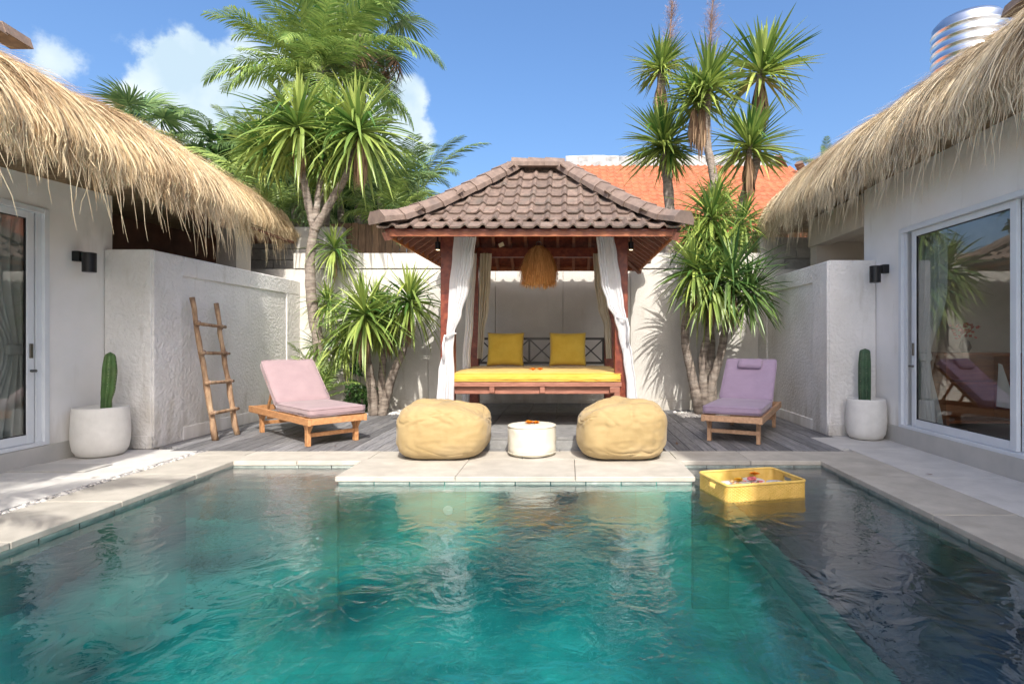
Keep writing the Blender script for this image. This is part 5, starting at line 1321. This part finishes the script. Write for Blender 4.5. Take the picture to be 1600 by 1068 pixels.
# right clump: low multi-stem plants in front of the back wall
Yr = 9.1
GR = 'sword leaved trees at the back wall'
def a3(l, Y): return [at(u, v, Y) for u, v in l]
b1 = at(1094, 648, Yr); b1.z = 0
dtree('leafy dracaena clump leaning over the lilac lounger, its three dark trunks by the wall', b1,
      [([b1, at(1082, 590, Yr), at(1070, 520, Yr), at(1085, 435, Yr)], .085, .055), ([b1 + Vector((.08, 0, 0)), at(1098, 560, Yr), at(1112, 500, Yr), at(1108, 450, Yr)], .07, .045),
       ([b1 + Vector((.16, .05, 0)), at(1112, 600, Yr), at(1128, 545, Yr), at(1145, 440, 8.9)], .085, .05), ([at(1128, 545, Yr), at(1135, 500, Yr), at(1150, 440, 9), at(1150, 400, 9)], .06, .045)],
      [(at(1145, 425, 8.75), .95, 'dark'), (at(1112, 440, 8.85), .84, 'sword'), (at(1085, 415, 8.9), .78, 'sword'), (at(1172, 450, 8.75), .76, 'dark'), (at(1130, 385, 9.1), .72, 'soft')], GR, seed=3, skirts=[(at(1145, 450, 8.8), .6), (at(1088, 440, 8.9), .5), (at(1112, 455, 8.9), .5)])
b2 = at(1112, 640, 9.4); b2.z = 0
dtree('tall curved dracaena with a bushy lower head, rising over the pavilion eave', b2,
      [([b2, at(1108, 520, 9.4), at(1100, 420, 9.4), at(1112, 350, 9.4), at(1115, 280, 9.4), at(1105, 220, 9.4), at(1106, 130, 9.4)], .10, .055)],
      [(at(1112, 335, 9.3), .85, 'sword'), (at(1092, 370, 9.2), .66, 'soft'), (at(1106, 128, 9.4), .80, 'tall'), (at(1090, 150, 9.5), .72, 'tall'), (at(1118, 300, 9.5), .6, 'sword')], GR, seed=5,
      skirts=[(at(1098, 165, 9.45), .85), (at(1085, 168, 9.5), .7)], stalks=[(at(1108, 118, 9.4), 1.25)])
b3 = at(1045, 640, 10.4); b3.z = 0
dtree('tall straight dracaena beside the orange roof, topped by a dry flower stalk', b3,
      [([b3, at(1048, 420, 10.4), at(1046, 320, 10.4), at(1038, 230, 10.4), at(1032, 110, 10.4)], .12, .07), ([at(1046, 300, 10.4), at(1040, 260, 10.3), at(1036, 225, 10.2)], .05, .04)],
      [(at(1032, 100, 10.4), .66, 'tall'), (at(1036, 218, 10.2), .88, 'tall'), (at(1045, 235, 10.3), .6, 'sword')], GR, seed=8, skirts=[(at(1033, 125, 10.4), .9)], stalks=[(at(1045, 110, 10.4), 1.25)])
b4 = at(1150, 640, 10.6); b4.z = 0
dtree('tall dracaena with a fan-like head of stiff leaves nearest the right thatch', b4,
      [([b4, at(1148, 420, 10.6), at(1160, 320, 10.6), at(1182, 250, 10.6), at(1188, 110, 10.6)], .12, .06), ([at(1160, 330, 10.6), at(1165, 290, 10.5), at(1172, 225, 10.4)], .07, .05)],
      [(at(1190, 105, 10.6), 1.06, 'tall'), (at(1172, 222, 10.4), .92, 'tall'), (at(1160, 345, 10.4), .8, 'soft')], GR, seed=13, skirts=[(at(1187, 125, 10.6), 1.05), (at(1170, 240, 10.4), .8)])

# left clumps
b5 = at(592, 648, 9.1); b5.z = 0
dtree('dracaena clump with two bright green heads between the mauve lounger and the pavilion', b5,
      [([b5 + Vector((.05, 0, 0)), at(612, 590, 9.1), at(632, 540, 9.1), at(641, 485, 9.0)], .075, .045), ([b5 - Vector((.08, 0, 0)), at(580, 600, 9.1), at(570, 540, 9.0), at(568, 500, 8.9)], .085, .055),
       ([b5 - Vector((.02, -.1, 0)), at(596, 600, 9.3), at(600, 545, 9.3), at(606, 500, 9.3)], .07, .045), ([b5 - Vector((.3, 0, 0)), at(545, 600, 9.2), at(538, 545, 9.2)], .06, .04)],
      [(at(640, 465, 8.95), .80, 'sword'), (at(570, 485, 8.8), .92, 'sword'), (at(603, 500, 9.3), .66, 'soft'), (at(536, 530, 9.2), .62, 'soft'), (at(585, 470, 9.4), .6, 'sword')], GR, seed=21, skirts=[(at(568, 505, 8.85), .65), (at(640, 485, 9.0), .55), (at(606, 510, 9.3), .5)])
b6 = at(497, 640, 9.35); b6.z = 0
dtree('tall forked grey dracaena by the corner of the ladder wall with big drooping heads', b6,
      [([b6, at(500, 560, 9.35), at(487, 470, 9.35), at(485, 400, 9.35), at(492, 355, 9.35)], .10, .07), ([at(492, 360, 9.35), at(480, 310, 9.35), at(470, 250, 9.3), at(468, 190, 9.25)], .07, .045),
       ([at(492, 360, 9.35), at(520, 310, 9.3), at(545, 265, 9.2), at(560, 200, 9.2)], .07, .045), ([at(492, 345, 9.35), at(500, 290, 9.5), at(508, 250, 9.6)], .06, .04)],
      [(at(466, 190, 9.2), 1.1, 'sword'), (at(560, 195, 9.1), 1.12, 'sword'), (at(508, 240, 9.6), .9, 'soft'), (at(415, 225, 9.6), .85, 'sword'), (at(520, 190, 9.7), .9, 'sword'), (at(522, 385, 9.5), .62, 'soft'), (at(512, 470, 9.5), .55, 'soft'), (at(500, 540, 9.4), .5, 'soft')], GR, seed=31, skirts=[(at(562, 212, 9.1), .8), (at(468, 205, 9.2), .7), (at(520, 395, 9.5), .45)])
b7 = at(470, 640, 9.2); b7.z = 0

# feather palms ---------------------------------------------------------------
def frond_mesh(L_, nl, leaf, seed, droop=1.0, vee=.5, tone0=.55):
    rs = np.random.RandomState(seed); K = 26; d = np.array([0, math.cos(R(0)), math.sin(R(0))]); P = [np.zeros(3)]
    ang_ = R(10)
    for k_ in range(K):
        ang_ -= droop * .055 * (k_ / K + .25); P.append(P[-1] + np.array([0, math.cos(ang_), math.sin(ang_)]) * L_ / K)
    P = np.array(P); s = np.linspace(.16, .995, nl); idx = s * K; i0 = np.minimum(idx.astype(int), K - 1); f = (idx - i0)[:, None]
    B = P[i0] * (1 - f) + P[i0 + 1] * f; T = (P[i0 + 1] - P[i0]); T /= np.linalg.norm(T, axis=1, keepdims=True)
    Nn = np.cross(np.array([1., 0, 0]), T)
    Vs = []; Fs = []; Ts = []; off = 0
    for sg in (-1, 1):
        lw = leaf * np.sin(np.pi * np.clip(s * .86 + .10, 0, 1)) ** .6 * (.9 + .2 * rs.rand(nl))
        fwd = .35 + .75 * s
        D = sg * np.array([[1., 0, 0]]) + T * fwd[:, None] + Nn * (vee * (1 - .6 * s))[:, None] + rs.normal(0, .10, (nl, 3)); D /= np.linalg.norm(D, axis=1, keepdims=True)
        K2 = 4; Q = np.zeros((nl, K2, 3)); Q[:, 0] = B; dd = D.copy()
        for k_ in range(1, K2):
            dd = dd + np.array([0, 0, -.22 * droop]) * k_ * .7; dd /= np.linalg.norm(dd, axis=1, keepdims=True); Q[:, k_] = Q[:, k_ - 1] + dd * (lw / (K2 - 1))[:, None]
        side = np.cross(dd, Nn); side = T * 1.0 + 0 * side; side = side[:, None].repeat(K2, 1)
        W = np.array([.55, 1, .75, .05])[None] * .022 * (L_ / 2.2) ** .5
        V, F = ribbons(Q, side, W.repeat(nl, 0)); Vs.append(V); Fs.append(F + off); off += len(V)
        Ts.append(np.repeat(np.clip(tone0 + rs.normal(0, .15, nl), 0, 1), K2 * 2))
    # rachis as thin 3-sided tube
    r = MB().tube([tuple(x) for x in P[::2]], [.016 * (1 - .85 * i / 13) for i in range(len(P[::2]))], 4); Vr = np.array(r.v)
    tri = [f_ for f_ in r.f if len(f_) == 4]
    Vs.append(Vr); Fs.append(np.array(tri) + off); Ts.append(np.full(len(Vr), .8))
    return np.concatenate(Vs), np.concatenate(Fs), np.concatenate(Ts)
FR = {}
def frond(kind, v):
    if (kind, v) not in FR:
        a = dict(big=(2.7, 48, .66, .9, .35, .48), small=(1.7, 34, .42, .8, .45, .5), far=(2.3, 38, .52, 1.2, .3, .45), yellow=(2.3, 40, .58, 1.2, .3, .68))[kind]
        V, F, T_ = frond_mesh(a[0], a[1], a[2], 200 + v * 7 + len(kind), a[3] * (.8 + .25 * v), a[4], a[5])
        FR[(kind, v)] = np_mesh('frond_' + kind, V, F, T_, False, M['frondd'] if kind == 'far' else M['frond'])
    return FR[(kind, v)]
def palm(label, base, top, r0, kind, n, seed, scale=1, el0=75, el1=-25, group='feather palms behind the garden', trunk_r=.09, azs=None):
    t = thing('palm_tree', label, 'palm tree', base, group=group); rr = random.Random(seed); base = Vector(base); top = Vector(top)
    part('trunk', trunk([base, base.lerp(top, .5) + Vector((.08, 0, 0)), top], trunk_r, trunk_r * .7, seed), M['bark'], t, True)
    for i in range(n):
        f = (i + .5) / n; a = i * 2.39996 + rr.uniform(-.25, .25) if azs is None else azs[i % len(azs)] + rr.uniform(-.2, .2); e_ = R(el0 + (el1 - el0) * f + rr.uniform(-8, 8)); sc = scale * rr.uniform(.85, 1.1) * (1 if f > .12 else .8)
        o = piece('frond', frond(kind, rr.randint(0, 2)), top + Vector((0, 0, -.15 * f)), t, (0, 0, 0), (sc, sc, sc))
        o.rotation_euler = (Matrix.Rotation(a, 4, 'Z') @ Matrix.Rotation(e_, 4, 'X') @ Matrix.Rotation(rr.uniform(-.35, .35), 4, 'Y')).to_euler()
    return t
def gb(u, Y): p_ = at(u, 600, Y); p_.z = 0; return p_
palm('largest feather palm, its crown filling the top left above the forked tree', gb(505, 10.9), at(500, 105, 10.9), .1, 'big', 26, 1, .74, 84, -22)
palm('feather palm with yellowish fronds just behind the forked tree', gb(455, 11.2), at(470, 130, 11.2), .1, 'yellow', 20, 2, .70, 82, -25)
palm('feather palm with a high crown reaching above the photo top', gb(560, 12), at(548, 60, 12), .1, 'big', 20, 3, .74, 74, -35)
palm('feather palm with upright fronds right above the pavilion hip', gb(650, 12.5), at(655, 300, 12.5), .08, 'far', 13, 4, .80, 85, 5)
palm('low dense feather palm behind the left thatch edge', gb(395, 12), at(400, 285, 12), .08, 'yellow', 14, 5, .85, 80, -25)
palm('dark feather palm half hidden between thatch and forked tree', gb(330, 13.5), at(335, 235, 13.5), .08, 'far', 13, 6, .85, 70, -25)
palm('feather palm filling the gap left of the pavilion roof', gb(590, 11.2), at(595, 305, 11.2), .08, 'far', 14, 7, .8, 85, -10)
palm('feather palm low behind the back wall below the forked heads', gb(450, 11.6), at(460, 300, 11.6), .08, 'far', 14, 8, .85, 80, -25)
palm('feather palm between the two forked heads, mid height', gb(530, 11.8), at(530, 280, 11.8), .08, 'big', 13, 9, .75, 80, -20)
palm('feather palm with bright fronds low between the forked tree and the pavilion', gb(620, 10.8), at(615, 350, 10.8), .06, 'yellow', 13, 21, .55, 85, 0, trunk_r=.06)
palm('feather palm with bright arching fronds just above the left thatch tip', gb(430, 10.9), at(425, 335, 10.9), .06, 'yellow', 14, 22, .62, 85, -15, trunk_r=.06)
palm('small feather palm growing beside the mauve lounger at the wall corner', gb(497, 8.9), at(497, 612, 8.9), .03, 'small', 11, 10, .50, 80, 10, trunk_r=.03)
palm('palm just showing its tip over the right thatch', gb(1290, 20), at(1292, 262, 20), .1, 'far', 12, 12, .55, 80, -30)
# fan palms -------------------------------------------------------------------
def fan_mesh(seed, Rr=.75, dead=False):
    rs = np.random.RandomState(seed); n = 44; K = 4; a = np.linspace(-2.3, 2.3, n) + rs.normal(0, .02, n); L_ = Rr * (.85 + .2 * np.cos(a * .5)) * (.92 + .16 * rs.rand(n))
    s = np.linspace(0, 1, K)[None]; r = L_[:, None] * s; P = np.stack([r * np.sin(a)[:, None], r * np.cos(a)[:, None], -.28 * Rr * s ** 3 * (1 + rs.rand(n, 1) * (3 if dead else 1)) + .05 * Rr * np.abs(np.sin(a * 11))[:, None] * s], -1)
    sd = np.stack([np.cos(a), -np.sin(a), 0 * a], -1)[:, None].repeat(K, 1); W = np.array([.002, .021, .020, .002])[None].repeat(n, 0) * Rr / .75
    V, F = ribbons(P, sd, W); st = MB().tube([(0, 0, 0), (0, -.5, -.05), (0, -1.0, -.22)], [.012, .014, .018], 4); q = [f_ for f_ in st.f if len(f_) == 4]
    V2 = np.concatenate([V, np.array(st.v)]); F2 = np.concatenate([F, np.array(q) + len(V)]); return np_mesh('fan_leaf', V2, F2, np.concatenate([np.repeat(np.clip(.35 + rs.normal(0, .12, n), 0, 1), K * 2), np.full(len(st.v), .6)]), False, M['dead'] if dead else M['frondd'])
FAN = [fan_mesh(1), fan_mesh(2), fan_mesh(3)]; FAND = [fan_mesh(4, .6, True), fan_mesh(5, .55, True)]
def fanpalm(label, base, top, n, nd, seed, sc=1):
    t = thing('fan_palm', label, 'fan palm', base, group='fan palms behind the garden'); rr = random.Random(seed); base = Vector(base); top = Vector(top)
    part('trunk', trunk([base, base.lerp(top, .5), top], .12, .10, seed), M['bark'], t, True)
    for i in range(n + nd):
        dead = i >= n; f = (i + .5) / n; a = i * 2.39996 + rr.uniform(-.2, .2); e_ = R(70 - 85 * min(1, f) + rr.uniform(-8, 8)) if not dead else R(-35 - rr.uniform(0, 35)); s_ = sc * rr.uniform(.9, 1.1)
        rot = (Matrix.Rotation(a, 4, 'Z') @ Matrix.Rotation(e_, 4, 'X')); q = top + (rot @ Vector((0, 1.0 * s_, .22 * s_)))
        o = piece('fan_leaf', rr.choice(FAND if dead else FAN), q, t, rot.to_euler(), (s_, s_, s_))
        if dead: o['label'] = 'withered brown fan leaf'
    return t
fanpalm('fan palm peeking over the left thatch roof beneath the cloud', gb(205, 13), at(222, 228, 13), 13, 0, 1, .85)
fanpalm('tall fan palm at the photo top with brown withered leaves hanging', gb(585, 13), at(560, 45, 13), 14, 6, 2, 1.0)
# a frangipani-height palm beside the near left path; it shades the coping
palm('palm standing on the near left path close to the viewer, outside the picture', (-4.5, .2, 0), (-4.0, .6, 3.3), .1, 'big', 15, 14, .62, 55, -30, 'palms near the viewer')

# dense dark foliage mass behind the palms, and small shrub by the wall
def leaf_mass(name, n, fn, size, mk, seed, K='stuff'):
    rs = np.random.RandomState(seed); c = np.array([fn(rs) for _ in range(n)]); d = rs.normal(0, 1, (n, 3)); d[:, 2] -= .3; d /= np.linalg.norm(d, axis=1, keepdims=True)
    s_ = np.cross(d, rs.normal(0, 1, (n, 3))); s_ /= np.linalg.norm(s_, axis=1, keepdims=True); l_ = size * (.6 + .8 * rs.rand(n))
    P = c[:, None] + d[:, None] * (np.array([0, .5, 1])[None, :, None] * l_[:, None, None]); V, F = ribbons(P, s_[:, None].repeat(3, 1), np.array([.1, 1, .05])[None] * (l_ * .22)[:, None])
    return np_mesh(name, V, F, np.repeat(np.clip(.4 + rs.normal(0, .2, n), 0, 1), 6), False, M[mk])
def shrub(label, c, r, n, size, mk, seed, base=None, squash=1):
    c = Vector(c); base = Vector(base) if base else Vector((c.x, c.y, 0)); t = thing('shrub', label, 'shrub', base, group=None)
    cl = [(np.random.RandomState(seed + i).normal(0, .5, 3)) for i in range(14)]
    def fn(rs):
        k_ = cl[rs.randint(14)]; v = rs.normal(0, 1, 3); v /= np.linalg.norm(v); v = k_ + v * .42 * rs.rand() ** .4; return np.array(c) + v * np.array([r, r * .8, r * squash])
    o = part('foliage', leaf_mass('foliage', n, fn, size, mk, seed), None, t, kind='stuff')
    mb = MB()
    for i in range(9): q = Vector(cl[i]); mb.tube([base + Vector((0, 0, 0)), base.lerp(c, .6) + q * r * .3, c + Vector((q.x * r, q.y * r * .8, q.z * r * squash))], [.03 * r + .01, .02 * r + .006, .005], 5)
    part('branches', mb, M['bark'], t)
shrub('small-leaved green shrub between the lounger and the dracaena trunks', at(556, 615, 9.2), .28, 1300, .07, 'shrub', 5, squash=1.2)
shrub('broad dark leafy tree behind the palms above the board fence', at(560, 330, 14.5), 1.6, 4200, .30, 'shrub', 15, squash=.8)
shrub('leafy dark tree behind the left thatch below the cloud', at(400, 300, 15), 1.9, 4600, .30, 'shrub', 25, squash=.7)
shrub('leafy tree behind the palms at the left of the pavilion hip', at(480, 250, 16), 1.9, 4600, .30, 'shrub', 35, squash=1.0)

# pebble beds at the feet of the plants
pebbles('bed_pebbles', 700, lambda a, b: (-3.05 + .9 * (a - .3) , 9.25 + .5 * (b - .2) - .15 * (a - .5) ** 2), 'pebble', .015, .035, None, 5, .012)
pebbles('bed_pebbles', 700, lambda a, b: (2.1 + .8 * (a - .45), 9.0 + .6 * (b - .3)), 'pebble', .015, .035, None, 6, .012)

# ------------------------------------------------------------------ unseen block added behind the viewer to shade the court's right side
t = thing('shade_block', 'slim pale unseen block added behind the viewer to cast shade, outside the picture', 'shade caster', (0, -4, 0))
w_ = MB(); w_.box(3.24, 4.85, -4.4, -1.9, 0, 11.4); part('shade_tower', w_, M['blocky'], t)
for (x, z) in [(4.0, z) for z in (1, 4.4, 7.2)]:
    f = part('shade_block_window', MB().box(x - .5, x + .5, -1.9, -1.86, z, z + 1.6), M['alu'], t); part('pane', MB().box(x - .42, x + .42, -1.86, -1.85, z + .08, z + 1.52), M['black'], f)

# dry leaves dropped on the paving and the deck
rr = random.Random(77)
lf = MB(); lf.add([(-.05, 0, 0), (-.01, -.014, .006), (.05, 0, .012), (-.01, .014, .004)], [(0, 1, 2, 3)]); lfm = lf.mesh('fallen_leaf'); lfm.materials.append(M['dead'])
for (x, y, z, lab) in ((-2.6, 6.45, .006, 'dry brown leaf fallen on the deck just in front of the mauve lounger'), (1.25, 6.6, .006, 'dry brown leaf fallen on the deck between the right bean bag and the lilac lounger'),
                       (-4.1, 5.0, .004, 'dry brown leaf fallen on the paving beside the left pool edge'), (3.2, 5.1, .004, 'dry brown leaf fallen on the paving beside the right pool edge')):
    o = bpy.data.objects.new('fallen_leaf', lfm); C.objects.link(o); o.location = (x, y, z); o.rotation_euler = (0, 0, rr.uniform(0, 6.3)); o.scale = [rr.uniform(.6, 1.3)] * 3
    tag(o, lab, 'leaf', 'fallen leaves')
